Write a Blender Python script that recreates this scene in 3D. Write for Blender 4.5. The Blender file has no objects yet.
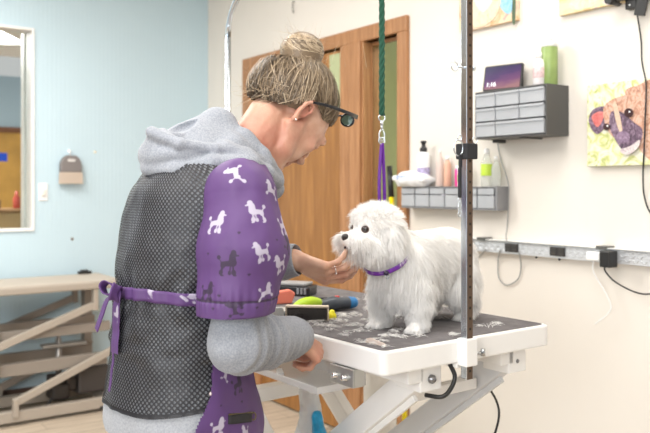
import bpy, bmesh, math, random
import numpy as np
from mathutils import Vector, Matrix
from mathutils.bvhtree import BVHTree
random.seed(7); RNG = np.random.default_rng(11)
SC = bpy.context.scene; COL = SC.collection
R = math.radians
H_CAM, FPX, HOR = 1.32, 780.0, 187.0

# ------------------------------------------------------------------ frames
TH = R(35)
A2 = (-math.sin(TH), math.cos(TH)); N2 = (math.cos(TH), math.sin(TH)); D_W = 2.48
WALL_ROT, BLUE_ROT = -R(55), R(35)
_k = D_W / (N2[0] * -.15 + N2[1]); CORNER = (-.15 * _k, _k)
def wx(px, out=0.0):
    u = (px - 325) / FPX; y = (D_W - out) / (N2[0] * u + N2[1])
    return y * (-A2[0] * u - A2[1]), y
def wz(py, y): return H_CAM + (HOR - py) / FPX * y
def wpt(x, out=0.0, z=0.0):
    return (-A2[0] * x + N2[0] * (D_W - out), -A2[1] * x + N2[1] * (D_W - out), z)
def bpt(x, out=0.0, z=0.0):           # blue wall: x along the wall from the corner (negative = left)
    return (CORNER[0] + N2[0] * x - A2[0] * out, CORNER[1] + N2[1] * x - A2[1] * out, z)
def at(px, py, y): return Vector(((px - 325) / FPX * y, y, H_CAM + (HOR - py) / FPX * y))
def onz(px, py, z):
    y = (H_CAM - z) * FPX / (py - HOR); return Vector(((px - 325) / FPX * y, y, z))

# ------------------------------------------------------------------ materials
_m = {}
def mat(name, col, rough=.5, metal=0.0, bump=0.0, bscale=40.0, var=0.0, vscale=6.0, trans=0.0, coat=0.0, emis=None, sub=0.0, ior=1.45, alpha=1.0, stretch=None, sheen=0.0):
    if name in _m: return _m[name]
    m = bpy.data.materials.new(name); m.use_nodes = True; nt = m.node_tree; b = nt.nodes['Principled BSDF']
    c = (*col, 1)
    b.inputs['Base Color'].default_value = c; b.inputs['Roughness'].default_value = rough
    b.inputs['Metallic'].default_value = metal; b.inputs['IOR'].default_value = ior
    b.inputs['Transmission Weight'].default_value = trans; b.inputs['Coat Weight'].default_value = coat
    b.inputs['Alpha'].default_value = alpha
    b.inputs['Sheen Weight'].default_value = sheen
    if sub: b.inputs['Subsurface Weight'].default_value = sub; b.inputs['Subsurface Radius'].default_value = (.02, .008, .004); b.inputs['Subsurface Scale'].default_value = .5
    if emis: b.inputs['Emission Color'].default_value = (*emis[0], 1); b.inputs['Emission Strength'].default_value = emis[1]
    if bump or var:
        tc = nt.nodes.new('ShaderNodeTexCoord'); mp = nt.nodes.new('ShaderNodeMapping'); nt.links.new(tc.outputs['Object'], mp.inputs[0])
        if stretch: mp.inputs['Scale'].default_value = stretch
    if var:
        n = nt.nodes.new('ShaderNodeTexNoise'); n.inputs['Scale'].default_value = vscale; n.inputs['Detail'].default_value = 5
        nt.links.new(mp.outputs[0], n.inputs['Vector'])
        r = nt.nodes.new('ShaderNodeValToRGB'); r.color_ramp.elements[0].position = .3; r.color_ramp.elements[1].position = .7
        r.color_ramp.elements[0].color = (*[max(0, x * (1 - var)) for x in col], 1); r.color_ramp.elements[1].color = (*[min(1, x * (1 + var * .7)) for x in col], 1)
        nt.links.new(n.outputs['Fac'], r.inputs[0]); nt.links.new(r.outputs[0], b.inputs['Base Color'])
    if bump:
        n2 = nt.nodes.new('ShaderNodeTexNoise'); n2.inputs['Scale'].default_value = bscale; n2.inputs['Detail'].default_value = 6
        nt.links.new(mp.outputs[0], n2.inputs['Vector'])
        bp = nt.nodes.new('ShaderNodeBump'); bp.inputs['Strength'].default_value = bump; bp.inputs['Distance'].default_value = .01
        nt.links.new(n2.outputs['Fac'], bp.inputs['Height']); nt.links.new(bp.outputs[0], b.inputs['Normal'])
    _m[name] = m; return m
def N(nt, t, **kw):
    n = nt.nodes.new(t)
    for k, v in kw.items():
        if k in n.inputs: n.inputs[k].default_value = v
        else: setattr(n, k, v)
    return n
def math_n(nt, op, a, b=None):
    n = nt.nodes.new('ShaderNodeMath'); n.operation = op
    for i, v in enumerate((a, b)):
        if v is None: continue
        if isinstance(v, (int, float)): n.inputs[i].default_value = v
        else: nt.links.new(v, n.inputs[i])
    return n.outputs[0]
def ramp(nt, src, stops, interp='LINEAR'):
    r = nt.nodes.new('ShaderNodeValToRGB'); r.color_ramp.interpolation = interp
    e = r.color_ramp.elements
    while len(e) < len(stops): e.new(.5)
    for i, (p, c) in enumerate(stops): e[i].position = p; e[i].color = (*c, 1)
    nt.links.new(src, r.inputs[0]); return r.outputs[0]

# ------------------------------------------------------------------ object helpers
def tag(o, label, cat, group=None):
    o['label'] = label; o['category'] = cat
    if group: o['group'] = group
    return o
def thing(name, label, cat, loc=(0, 0, 0), rz=0, group=None):
    o = bpy.data.objects.new(name, None); COL.objects.link(o); o.empty_display_size = .05
    o.location = loc; o.rotation_euler = (0, 0, rz); return tag(o, label, cat, group)
def link(name, me, mats, parent=None, smooth=False, loc=None, rz=0):
    o = bpy.data.objects.new(name, me); COL.objects.link(o)
    for m in (mats if isinstance(mats, (list, tuple)) else [mats]): me.materials.append(m)
    if smooth: me.polygons.foreach_set('use_smooth', [True] * len(me.polygons))
    if parent: o.parent = parent
    if loc is not None: o.location = loc; o.rotation_euler = (0, 0, rz)
    return o
def struct(o): o['kind'] = 'structure'; return o
class MB:
    def __init__(s, M=None): s.bm = bmesh.new(); s.M = M or Matrix(); s.mi = 0; s.sm = set()
    def _fin(s, vs, M=None, smooth=False):
        MM = s.M @ M if M is not None else s.M
        fs = set()
        for v in vs:
            v.co = MM @ v.co
            for f in v.link_faces: fs.add(f)
        for f in fs: f.material_index = s.mi; f.smooth = smooth
        return s
    def box(s, x0, x1, y0, y1, z0, z1, bev=0.0, M=None, seg=2):
        t = bmesh.new()
        g = bmesh.ops.create_cube(t, size=1)
        for v in g['verts']: v.co = Vector(((x0 + x1) / 2 + v.co.x * (x1 - x0), (y0 + y1) / 2 + v.co.y * (y1 - y0), (z0 + z1) / 2 + v.co.z * (z1 - z0)))
        if bev: bmesh.ops.bevel(t, geom=t.edges[:], offset=bev, segments=seg, profile=.5, affect='EDGES')
        return s._merge(t, M, False)
    def _merge(s, t, M, smooth):
        me = bpy.data.meshes.new('tmp'); t.to_mesh(me); t.free()
        n0 = len(s.bm.verts); s.bm.from_mesh(me); bpy.data.meshes.remove(me); s.bm.verts.ensure_lookup_table()
        return s._fin(s.bm.verts[n0:], M, smooth)
    def beam(s, a, b, w, h, bev=.002, up=(0, 0, 1)):
        a, b = Vector(a), Vector(b); d = b - a; L = d.length; d.normalize()
        upv = Vector(up); sx = d.cross(upv).normalized(); uz = sx.cross(d)
        M = Matrix(((sx.x, d.x, uz.x, a.x), (sx.y, d.y, uz.y, a.y), (sx.z, d.z, uz.z, a.z), (0, 0, 0, 1)))
        return s.box(-w / 2, w / 2, 0, L, -h / 2, h / 2, bev, M)
    def cyl(s, a, b, r, r2=None, n=20, caps=True, smooth=True):
        return s.tube([a, b], r if r2 is None else [r, r2], n, caps, smooth)
    def tube(s, pts, r, n=10, caps=True, smooth=True, closed=False):
        P = [Vector(p) for p in pts]; K = len(P); rr = r if isinstance(r, (list, tuple)) else [r] * K
        rings = []; up = None; v0 = len(s.bm.verts); vs = []
        for i, p in enumerate(P):
            if closed: d = (P[(i + 1) % K] - P[i - 1])
            else: d = (P[min(i + 1, K - 1)] - P[max(i - 1, 0)])
            if d.length < 1e-9: d = Vector((0, 0, 1))
            d.normalize()
            if up is None: up = d.orthogonal().normalized()
            up = (up - d * up.dot(d)); up = up.normalized() if up.length > 1e-6 else d.orthogonal().normalized()
            w = d.cross(up)
            ring = [s.bm.verts.new(p + (up * math.cos(2 * math.pi * j / n) + w * math.sin(2 * math.pi * j / n)) * rr[i]) for j in range(n)]
            rings.append(ring); vs += ring
        pairs = list(zip(rings, rings[1:])) + ([(rings[-1], rings[0])] if closed else [])
        for ra, rb in pairs:
            for j in range(n):
                f = s.bm.faces.new((ra[j], ra[(j + 1) % n], rb[(j + 1) % n], rb[j]))
        capf = []
        if caps and not closed:
            capf = [s.bm.faces.new(rings[0][::-1]), s.bm.faces.new(rings[-1])]
        s._fin(vs, None, smooth)
        for f in capf: f.smooth = False
        return s
    def lathe(s, prof, n=24, c=(0, 0, 0), smooth=True, M=None):
        rings = []; vs = []
        for r, z in prof:
            ring = [s.bm.verts.new((c[0] + max(r, 1e-5) * math.cos(2 * math.pi * j / n), c[1] + max(r, 1e-5) * math.sin(2 * math.pi * j / n), c[2] + z)) for j in range(n)]
            rings.append(ring); vs += ring
        for ra, rb in zip(rings, rings[1:]):
            for j in range(n): s.bm.faces.new((ra[j], ra[(j + 1) % n], rb[(j + 1) % n], rb[j]))
        s.bm.faces.new(rings[0][::-1]); s.bm.faces.new(rings[-1])
        return s._fin(vs, M, smooth)
    def prism(s, poly, y0, y1, M=None, smooth=False, bev=0):      # polygon in (x,z), extruded along y
        t = bmesh.new()
        a = [t.verts.new((x, y0, z)) for x, z in poly]; b = [t.verts.new((x, y1, z)) for x, z in poly]
        n = len(poly)
        t.faces.new(a); t.faces.new(b[::-1])
        for i in range(n): t.faces.new((a[i], b[i], b[(i + 1) % n], a[(i + 1) % n]))
        bmesh.ops.recalc_face_normals(t, faces=t.faces[:])
        if bev: bmesh.ops.bevel(t, geom=t.edges[:], offset=bev, segments=2, profile=.5, affect='EDGES')
        return s._merge(t, M, smooth)
    def ball(s, c, r, M=None, seg=16):
        t = bmesh.new(); bmesh.ops.create_uvsphere(t, u_segments=seg, v_segments=max(6, seg // 2), radius=1)
        rr = r if isinstance(r, (tuple, list)) else (r, r, r)
        for v in t.verts: v.co = Vector((v.co.x * rr[0], v.co.y * rr[1], v.co.z * rr[2]))
        MM = Matrix.Translation(c) @ (M if M is not None else Matrix())
        return s._merge(t, MM, True)
    def build(s, name, mats, parent=None, loc=None, rz=0):
        me = bpy.data.meshes.new(name); bmesh.ops.recalc_face_normals(s.bm, faces=s.bm.faces[:])
        s.bm.to_mesh(me); s.bm.free(); return link(name, me, mats, parent, False, loc, rz)
def rrect(w, h, r, n=5, cx=0, cz=0):
    out = []
    for sx, sz, a0 in ((1, 1, 0), (-1, 1, 90), (-1, -1, 180), (1, -1, 270)):
        for i in range(n + 1):
            a = R(a0 + 90 * i / n); out.append((cx + sx * (w / 2 - r) + r * math.cos(a), cz + sz * (h / 2 - r) + r * math.sin(a)))
    return out
def cat(pts, n=8):                       # Catmull-Rom through points
    P = [Vector(p) for p in pts]; P = [P[0] * 2 - P[1]] + P + [P[-1] * 2 - P[-2]]; out = []
    for i in range(1, len(P) - 2):
        for j in range(n):
            t = j / n; a, b, c, d = P[i - 1:i + 3]
            out.append(.5 * ((2 * b) + (c - a) * t + (2 * a - 5 * b + 4 * c - d) * t * t + (3 * b - a - 3 * c + d) * t ** 3))
    out.append(P[-2]); return out
def copy_tree(o, parent=None):
    c = o.copy(); COL.objects.link(c); c.parent = parent
    for ch in list(o.children): copy_tree(ch, c)
    return c
def text_mesh(txt, size, ext=.0004):
    cu = bpy.data.curves.new('txt', 'FONT'); cu.body = txt; cu.size = size; cu.extrude = ext; cu.align_x = 'CENTER'
    o = bpy.data.objects.new('txt', cu); COL.objects.link(o)
    dg = bpy.context.evaluated_depsgraph_get(); me = bpy.data.meshes.new_from_object(o.evaluated_get(dg))
    bpy.data.objects.remove(o); me.materials.clear(); return me

# ------------------------------------------------------------------ implicit surfaces
def vnoise(P, sc, seed=0):
    q = np.asarray(P, np.float32) * sc + 100.0; i = np.floor(q).astype(np.int64); f = q - i; f = f * f * (3 - 2 * f)
    def h(a, b, c):
        x = (a * 374761393 + b * 668265263 + c * 2147483647 + seed * 144665) & 0xffffffff
        x = ((x ^ (x >> 13)) * 1274126177) & 0xffffffff
        return ((x ^ (x >> 16)) & 0xffff) / 65535.0
    r = 0
    for dx in (0, 1):
        for dy in (0, 1):
            for dz in (0, 1):
                w = (f[..., 0] if dx else 1 - f[..., 0]) * (f[..., 1] if dy else 1 - f[..., 1]) * (f[..., 2] if dz else 1 - f[..., 2])
                r = r + w * h(i[..., 0] + dx, i[..., 1] + dy, i[..., 2] + dz)
    return r * 2 - 1
class Field:
    def __init__(s, lo, hi, h):
        s.lo = np.array(lo, np.float32); s.h = h
        s.n = [int(math.ceil((hi[i] - lo[i]) / h)) + 1 for i in range(3)]
        s.ax = [s.lo[i] + h * np.arange(s.n[i], dtype=np.float32) for i in range(3)]
        s.v = np.full(s.n, 1.0, np.float32)
    def _sl(s, lo, hi):
        sl = []
        for i in range(3):
            a = max(0, int((lo[i] - s.lo[i]) / s.h)); b = min(s.n[i], int((hi[i] - s.lo[i]) / s.h) + 2)
            if b <= a: return None
            sl.append(slice(a, b))
        return tuple(sl)
    def _g(s, sl):
        return s.ax[0][sl[0]][:, None, None], s.ax[1][sl[1]][None, :, None], s.ax[2][sl[2]][None, None, :]
    def _comb(s, sl, d, k, op):
        a = s.v[sl]
        if op == 'sub': a, d = -a, d; 
        if k > 0:
            hh = np.maximum(k - np.abs(a - d), 0) / k; r = np.minimum(a, d) - hh * hh * k * .25
        else: r = np.minimum(a, d)
        s.v[sl] = -r if op == 'sub' else r
    def cap(s, a, b, ra, rb=None, k=.01, op='add'):
        rb = ra if rb is None else rb; a = np.array(a, np.float32); b = np.array(b, np.float32); m = max(ra, rb) + k + .02
        sl = s._sl(np.minimum(a, b) - m, np.maximum(a, b) + m)
        if sl is None: return s
        X, Y, Z = s._g(sl); d = b - a; L2 = max(float(d @ d), 1e-9)
        t = np.clip(((X - a[0]) * d[0] + (Y - a[1]) * d[1] + (Z - a[2]) * d[2]) / L2, 0, 1)
        q = np.sqrt((X - a[0] - t * d[0]) ** 2 + (Y - a[1] - t * d[1]) ** 2 + (Z - a[2] - t * d[2]) ** 2) - (ra + t * (rb - ra))
        s._comb(sl, q.astype(np.float32), k, op); return s
    def chain(s, pts, rs, k=.01, op='add'):
        for i in range(len(pts) - 1): s.cap(pts[i], pts[i + 1], rs[i], rs[i + 1], k, op)
        return s
    def ell(s, c, r, k=.01, M=None, op='add'):
        c = np.array(c, np.float32); m = max(r) + k + .02; sl = s._sl(c - m, c + m)
        if sl is None: return s
        X, Y, Z = s._g(sl); X, Y, Z = X - c[0], Y - c[1], Z - c[2]
        if M is not None:   # columns of M = ellipsoid axes
            X, Y, Z = (X * M[0][i] + Y * M[1][i] + Z * M[2][i] for i in range(3))
        q0 = np.sqrt((X / r[0]) ** 2 + (Y / r[1]) ** 2 + (Z / r[2]) ** 2); q1 = np.sqrt((X / r[0] ** 2) ** 2 + (Y / r[1] ** 2) ** 2 + (Z / r[2] ** 2) ** 2)
        q0 = np.maximum(q0, 1e-4); q = q0 * (q0 - 1) / np.maximum(q1, 1e-4)
        s._comb(sl, q.astype(np.float32), k, op); return s
    def displace(s, fn, band=.03):
        idx = np.nonzero(np.abs(s.v) < band)
        P = np.stack([s.ax[i][idx[i]] for i in range(3)], -1); s.v[idx] -= fn(P).astype(np.float32); return s
    def offset(s, d):
        f = object.__new__(Field); f.__dict__.update(s.__dict__); f.v = s.v - d; return f
    def mesh(s):
        v = s.v; ins = v < 0; n = v.shape
        c = ins[:-1, :-1, :-1].astype(np.int8)
        cnt = np.zeros_like(c)
        for dx in (0, 1):
            for dy in (0, 1):
                for dz in (0, 1): cnt += ins[dx:n[0] - 1 + dx, dy:n[1] - 1 + dy, dz:n[2] - 1 + dz]
        act = (cnt > 0) & (cnt < 8); I = np.stack(np.nonzero(act), -1)
        idm = np.full(act.shape, -1, np.int32); idm[act] = np.arange(len(I))
        corners = [(x, y, z) for x in (0, 1) for y in (0, 1) for z in (0, 1)]
        cv = [v[I[:, 0] + c_[0], I[:, 1] + c_[1], I[:, 2] + c_[2]] for c_ in corners]
        acc = np.zeros((len(I), 3), np.float64); num = np.zeros(len(I))
        for a in range(8):
            for b in range(a + 1, 8):
                ca, cb = np.array(corners[a]), np.array(corners[b])
                if np.abs(ca - cb).sum() != 1: continue
                m = (cv[a] < 0) != (cv[b] < 0); t = cv[a][m] / (cv[a][m] - cv[b][m])
                acc[m] += ca + t[:, None] * (cb - ca); num[m] += 1
        V = s.lo + s.h * (I + acc / num[:, None])
        Q = []
        for ax in range(3):
            sl0 = [slice(None)] * 3; sl1 = [slice(None)] * 3; sl0[ax] = slice(0, -1); sl1[ax] = slice(1, None)
            a, b = ins[tuple(sl0)], ins[tuple(sl1)]; E = np.stack(np.nonzero(a != b), -1)
            o1, o2 = [i for i in range(3) if i != ax]
            E = E[(E[:, o1] > 0) & (E[:, o2] > 0) & (E[:, o1] < n[o1] - 1) & (E[:, o2] < n[o2] - 1)]
            flip = b[E[:, 0], E[:, 1], E[:, 2]]
            def cell(d1, d2):
                F = E.copy(); F[:, o1] -= d1; F[:, o2] -= d2; return idm[F[:, 0], F[:, 1], F[:, 2]]
            q = np.stack([cell(1, 1), cell(0, 1), cell(0, 0), cell(1, 0)], -1)
            if ax == 1: flip = ~flip
            q[flip] = q[flip][:, ::-1]; Q.append(q)
        Q = np.concatenate(Q); Q = Q[(Q >= 0).all(1)]
        return V, Q
def mesh_np(name, V, Q, smooth=True):
    me = bpy.data.meshes.new(name); k = Q.shape[1]
    me.vertices.add(len(V)); me.vertices.foreach_set('co', np.asarray(V, np.float32).ravel())
    me.loops.add(Q.size); me.loops.foreach_set('vertex_index', Q.astype(np.int32).ravel())
    me.polygons.add(len(Q)); me.polygons.foreach_set('loop_start', np.arange(0, Q.size, k, dtype=np.int32))
    me.polygons.foreach_set('loop_total', np.full(len(Q), k, np.int32))
    if smooth: me.polygons.foreach_set('use_smooth', np.ones(len(Q), bool))
    me.update(); me.validate(); return me
def cull(V, Q, keep):            # keep(V centre) -> bool
    Cn = V[Q].mean(1); Q = Q[keep(Cn)]; used = np.unique(Q); m = np.full(len(V), -1); m[used] = np.arange(len(used))
    return V[used], m[Q]
def attr(me, name, arr, typ='FLOAT'):
    a = me.attributes.new(name, typ, 'POINT')
    if typ == 'FLOAT': a.data.foreach_set('value', np.asarray(arr, np.float32).ravel())
    elif typ == 'FLOAT_COLOR': a.data.foreach_set('color', np.asarray(arr, np.float32).ravel())
    else: a.data.foreach_set('vector', np.asarray(arr, np.float32).ravel())
def vnormals(V, Q):
    n = np.cross(V[Q[:, 2]] - V[Q[:, 0]], V[Q[:, 3]] - V[Q[:, 1]]); out = np.zeros_like(V)
    for i in range(4): np.add.at(out, Q[:, i], n)
    return out / np.maximum(np.linalg.norm(out, axis=1, keepdims=True), 1e-12)
def ribbons(name, paths, width, side=None, col=None):
    P = np.asarray(paths, np.float32); n, K, _ = P.shape
    T = np.gradient(P, axis=1); T /= np.maximum(np.linalg.norm(T, axis=2, keepdims=True), 1e-9)
    if side is None: side = RNG.normal(size=(n, 3))
    S = np.cross(T, np.asarray(side, np.float32)[:, None, :]); S /= np.maximum(np.linalg.norm(S, axis=2, keepdims=True), 1e-9)
    w = np.asarray(width, np.float32).reshape(-1, 1, 1) * np.linspace(1, .12, K)[None, :, None] ** .7 * .5
    V = np.stack([P - S * w, P + S * w], 2).reshape(-1, 3)
    b = (np.arange(n) * K * 2)[:, None] + (np.arange(K - 1) * 2)[None, :]
    Q = np.stack([b, b + 1, b + 3, b + 2], -1).reshape(-1, 4)
    me = mesh_np(name, V, Q)
    if col is not None: attr(me, 'tint', np.repeat(col, K * 2), 'FLOAT')
    return me
# ================================================================== CAMERA
cam = bpy.data.cameras.new('camera'); co = bpy.data.objects.new('camera', cam); COL.objects.link(co); SC.camera = co
co.location = (0, 0, H_CAM); co.rotation_euler = (R(90), 0, 0); cam.sensor_width = 36; cam.lens = FPX / 650 * 36
cam.shift_y = -29.5 / 650; cam.clip_start = .05
cam.dof.use_dof = True; cam.dof.focus_distance = 1.8; cam.dof.aperture_fstop = 4.5
SC.view_settings.view_transform = 'Standard'; SC.view_settings.look = 'None'; SC.view_settings.gamma = 1; SC.view_settings.use_curve_mapping = False
SC.view_settings.exposure = -.02

# ================================================================== ROOM MATERIALS
def grooved(name, col, pitch, depth):
    m = bpy.data.materials.new(name); m.use_nodes = True; nt = m.node_tree; b = nt.nodes['Principled BSDF']
    b.inputs['Roughness'].default_value = .6
    tc = N(nt, 'ShaderNodeTexCoord'); sp = N(nt, 'ShaderNodeSeparateXYZ'); nt.links.new(tc.outputs['Object'], sp.inputs[0])
    w = math_n(nt, 'SINE', math_n(nt, 'MULTIPLY', sp.outputs['X'], 2 * math.pi / pitch))
    w = math_n(nt, 'POWER', math_n(nt, 'ABSOLUTE', w), .35)
    nz = N(nt, 'ShaderNodeTexNoise', Scale=2.5, Detail=4.0); nt.links.new(tc.outputs['Object'], nz.inputs['Vector'])
    c = ramp(nt, nz.outputs['Fac'], [(.3, [x * .97 for x in col]), (.7, col)])
    nt.links.new(c, b.inputs['Base Color'])
    n2 = N(nt, 'ShaderNodeTexNoise', Scale=90.0, Detail=3.0); nt.links.new(tc.outputs['Object'], n2.inputs['Vector'])
    h = math_n(nt, 'ADD', w, math_n(nt, 'MULTIPLY', n2.outputs['Fac'], .35))
    bp = N(nt, 'ShaderNodeBump', Strength=depth, Distance=.004); nt.links.new(h, bp.inputs['Height']); nt.links.new(bp.outputs[0], b.inputs['Normal'])
    return m
M_cream = grooved('cream wallpaper', (.77, .72, .655), .1, .06)
M_blue = grooved('pale blue panelling', (.53, .675, .745), .055, .22)
M_white = mat('white paint', (.85, .84, .82), .4)
M_ceil = mat('ceiling paint', (.85, .84, .82), .8)
def wood(name, c1, c2, scale=(14, 14, 1.2), rough=.42, bump=.05):
    m = bpy.data.materials.new(name); m.use_nodes = True; nt = m.node_tree; b = nt.nodes['Principled BSDF']; b.inputs['Roughness'].default_value = rough
    tc = N(nt, 'ShaderNodeTexCoord'); mp = N(nt, 'ShaderNodeMapping'); mp.inputs['Scale'].default_value = scale; nt.links.new(tc.outputs['Object'], mp.inputs[0])
    n = N(nt, 'ShaderNodeTexNoise', Scale=3.0, Detail=8.0, Distortion=1.2); nt.links.new(mp.outputs[0], n.inputs['Vector'])
    nt.links.new(ramp(nt, n.outputs['Fac'], [(.3, c1), (.55, [(a + q) / 2 for a, q in zip(c1, c2)]), (.72, c2)]), b.inputs['Base Color'])
    bp = N(nt, 'ShaderNodeBump', Strength=bump, Distance=.003); nt.links.new(n.outputs['Fac'], bp.inputs['Height']); nt.links.new(bp.outputs[0], b.inputs['Normal'])
    return m
M_door = wood('orange oak veneer', (.24, .098, .022), (.44, .205, .058), (9, 9, .7))
M_frame = wood('oak trim', (.30, .135, .052), (.50, .255, .115), (22, 22, 1.2))
M_glass = mat('window glass', (.93, .97, .95), .02, trans=1.0, ior=1.1)
def floor_mat():
    m = bpy.data.materials.new('laminate floor'); m.use_nodes = True; nt = m.node_tree; b = nt.nodes['Principled BSDF']; b.inputs['Roughness'].default_value = .38
    tc = N(nt, 'ShaderNodeTexCoord'); mp = N(nt, 'ShaderNodeMapping'); mp.inputs['Rotation'].default_value = (0, 0, R(0)); nt.links.new(tc.outputs['Object'], mp.inputs[0])
    br = N(nt, 'ShaderNodeTexBrick', Scale=1.0); br.offset = .37; br.inputs['Brick Width'].default_value = 1.2; br.inputs['Row Height'].default_value = .14
    br.inputs['Mortar Size'].default_value = .0015; br.inputs['Color1'].default_value = (.46, .39, .31, 1); br.inputs['Color2'].default_value = (.62, .54, .44, 1); br.inputs['Mortar'].default_value = (.2, .15, .1, 1)
    nt.links.new(mp.outputs[0], br.inputs['Vector'])
    m2 = N(nt, 'ShaderNodeMapping'); m2.inputs['Scale'].default_value = (1.5, 18, 1); nt.links.new(tc.outputs['Object'], m2.inputs[0])
    n = N(nt, 'ShaderNodeTexNoise', Scale=2.0, Detail=7.0, Distortion=.8); nt.links.new(m2.outputs[0], n.inputs['Vector'])
    mx = N(nt, 'ShaderNodeMix', data_type='RGBA', blend_type='MULTIPLY'); mx.inputs[0].default_value = .7
    nt.links.new(br.outputs['Color'], mx.inputs[6]); nt.links.new(ramp(nt, n.outputs['Fac'], [(.3, (.6, .55, .5)), (.65, (1.1, 1.08, 1.05))]), mx.inputs[7])
    nt.links.new(mx.outputs[2], b.inputs['Base Color']); return m
M_floor = floor_mat()

# ================================================================== ROOM SHELL
WR = WALL_ROT; Z_C = 2.75
def wallobj(name, mb, m, rz=WALL_ROT, org=None, parent=None):
    return mb.build(name, m, parent, loc=(org or wpt(0)), rz=rz)
S_C = wx(208)[0]                      # corner in wall coordinates
xd0, xd1 = wx(262)[0], wx(343)[0]     # door slab
xs0, xs1 = wx(366)[0], wx(400)[0]     # side light
xf0, xf1, xm = wx(245)[0], wx(409.5)[0], wx(353)[0]
ZT = 2.07; ZS0 = .12
b = MB()
b.box(S_C, xf0 + .05, 0, .12, 0, Z_C); b.box(xf0 + .05, xf1 - .03, 0, .12, ZT, Z_C); b.box(xf1 - .03, .9, 0, .12, 0, Z_C)
struct(wallobj('wall_right', b, M_cream))
bo0, bo1, bz0, bz1 = -2.3, -1.187, 1.048, 2.30
def bobj(name, mb, m, parent=None): return mb.build(name, m, parent, loc=(CORNER[0], CORNER[1], 0), rz=BLUE_ROT)
b = MB(); b.box(-3.6, bo0, 0, .12, 0, Z_C); b.box(bo1, 0, 0, .12, 0, Z_C); b.box(bo0, bo1, 0, .12, 0, bz0); b.box(bo0, bo1, 0, .12, bz1, Z_C)
struct(bobj('wall_left', b, M_blue))
b = MB(); b.box(-7, 4, -3.2, 9, -.1, 0); struct(b.build('floor', M_floor, loc=(0, 0, 0), rz=BLUE_ROT))
# ceiling over the room and the rooms beyond: lay-in tiles
def tile_mat():
    m = bpy.data.materials.new('ceiling tiles'); m.use_nodes = True; nt = m.node_tree; b = nt.nodes['Principled BSDF']; b.inputs['Roughness'].default_value = .9
    tc = N(nt, 'ShaderNodeTexCoord'); br = N(nt, 'ShaderNodeTexBrick', Scale=1.0); br.offset = 0; br.inputs['Brick Width'].default_value = 1.2; br.inputs['Row Height'].default_value = .6
    br.inputs['Mortar Size'].default_value = .012; br.inputs['Color1'].default_value = (.78, .75, .70, 1); br.inputs['Color2'].default_value = (.84, .81, .76, 1); br.inputs['Mortar'].default_value = (.6, .58, .55, 1)
    nt.links.new(tc.outputs['Object'], br.inputs['Vector']); nt.links.new(br.outputs['Color'], b.inputs['Base Color']); return m
M_tile = tile_mat()
b = MB(); b.box(-7, 4, -3.2, 9, Z_C, Z_C + .1); struct(b.build('ceiling', M_tile, loc=(0, 0, 0), rz=BLUE_ROT))
b = MB(); b.box(S_C, xf0, -.018, 0, 0, .09, .003); b.box(xf1, .9, -.018, 0, 0, .09, .003); struct(wallobj('baseboard_right', b, M_white))
b = MB(); b.box(-3.6, 0, -.018, 0, 0, .09, .003); struct(bobj('baseboard_left', b, mat('dark brown skirting', (.10, .06, .045), .5)))  # baseboard coloured dark brown along the foot of the blue wall

# door with its oak frame
dr = struct(wallobj('door_1', MB().box(xd0 + .004, xd1 - .004, .0, .045, .012, ZT - .012, .003), M_door))
# narrow vision panel cut as a proud frame with glass
lx0, lx1 = wx(330)[0], wx(342)[0]; yl = wx(336)[1]; lz0, lz1 = wz(112, yl), wz(54, yl)
def fr(mb, x0, x1, z0, z1, w, y0, y1, bev=.003):
    mb.box(x0 - w, x0, y0, y1, z0 - w, z1 + w, bev); mb.box(x1, x1 + w, y0, y1, z0 - w, z1 + w, bev)
    mb.box(x0, x1, y0, y1, z1, z1 + w, bev); mb.box(x0, x1, y0, y1, z0 - w, z0, bev)
def wchild(name, mb, m, par):
    o = mb.build(name, m, par); return o
wchild('vision_panel', MB().box(lx0, lx1, -.004, .0005, lz0, lz1), mat('green tinted glass', (.42, .45, .25), .08), dr)
hb = MB(); hx = xd0 + .07
hb.lathe([(.028, 0), (.03, .004), (.028, .01), (.012, .014), (.011, .03), (.026, .04), (.031, .055), (.026, .068), (.008, .074)], M=Matrix.Translation((hx, -.0, 1.0)) @ Matrix.Rotation(R(90), 4, 'X'))
wchild('door_handle', hb, mat('brushed brass', (.6, .45, .2), .3, 1.0), dr)
b = MB()
b.box(xf0, xd0, -.022, .10, 0, ZT, .004); b.box(xf0, xf1, -.022, .10, ZT, ZT + .075, .004)
b.box(xd1, xm, -.022, .10, 0, ZT, .004); b.box(xm + .003, xs0 - .012, -.032, .10, 0, ZT, .004)
b.box(xs0 - .012, xs0, -.02, .10, 0, ZT, .003)
b.box(xs1, xf1, -.022, .10, 0, ZT, .004)
struct(wallobj('trim_1', b, M_frame))
# side light window
w2 = struct(wallobj('window_2', MB().box(xs0, xs1, -.004, .06, 0, ZS0, .003).box(xs0, xs0 + .008, .035, .05, ZS0, ZT, .001).box(xs1 - .008, xs1, .035, .05, ZS0, ZT, .001).box(xs0, xs1, .035, .05, ZT - .02, ZT, .003), M_frame))
wchild('pane', MB().box(xs0 + .008, xs1 - .008, .040, .045, ZS0, ZT - .02), M_glass, w2)
# room behind the cream wall, seen through the side light
b = MB(); b.box(S_C - .1, .9, 1.9, 2.0, 0, Z_C); b.box(S_C - .1, S_C, .12, 1.9, 0, Z_C); b.box(-1.2, -1.1, .12, 1.9, 0, Z_C)
struct(wallobj('wall_back', b, mat('sage green paint', (.60, .63, .38), .7)))
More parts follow.
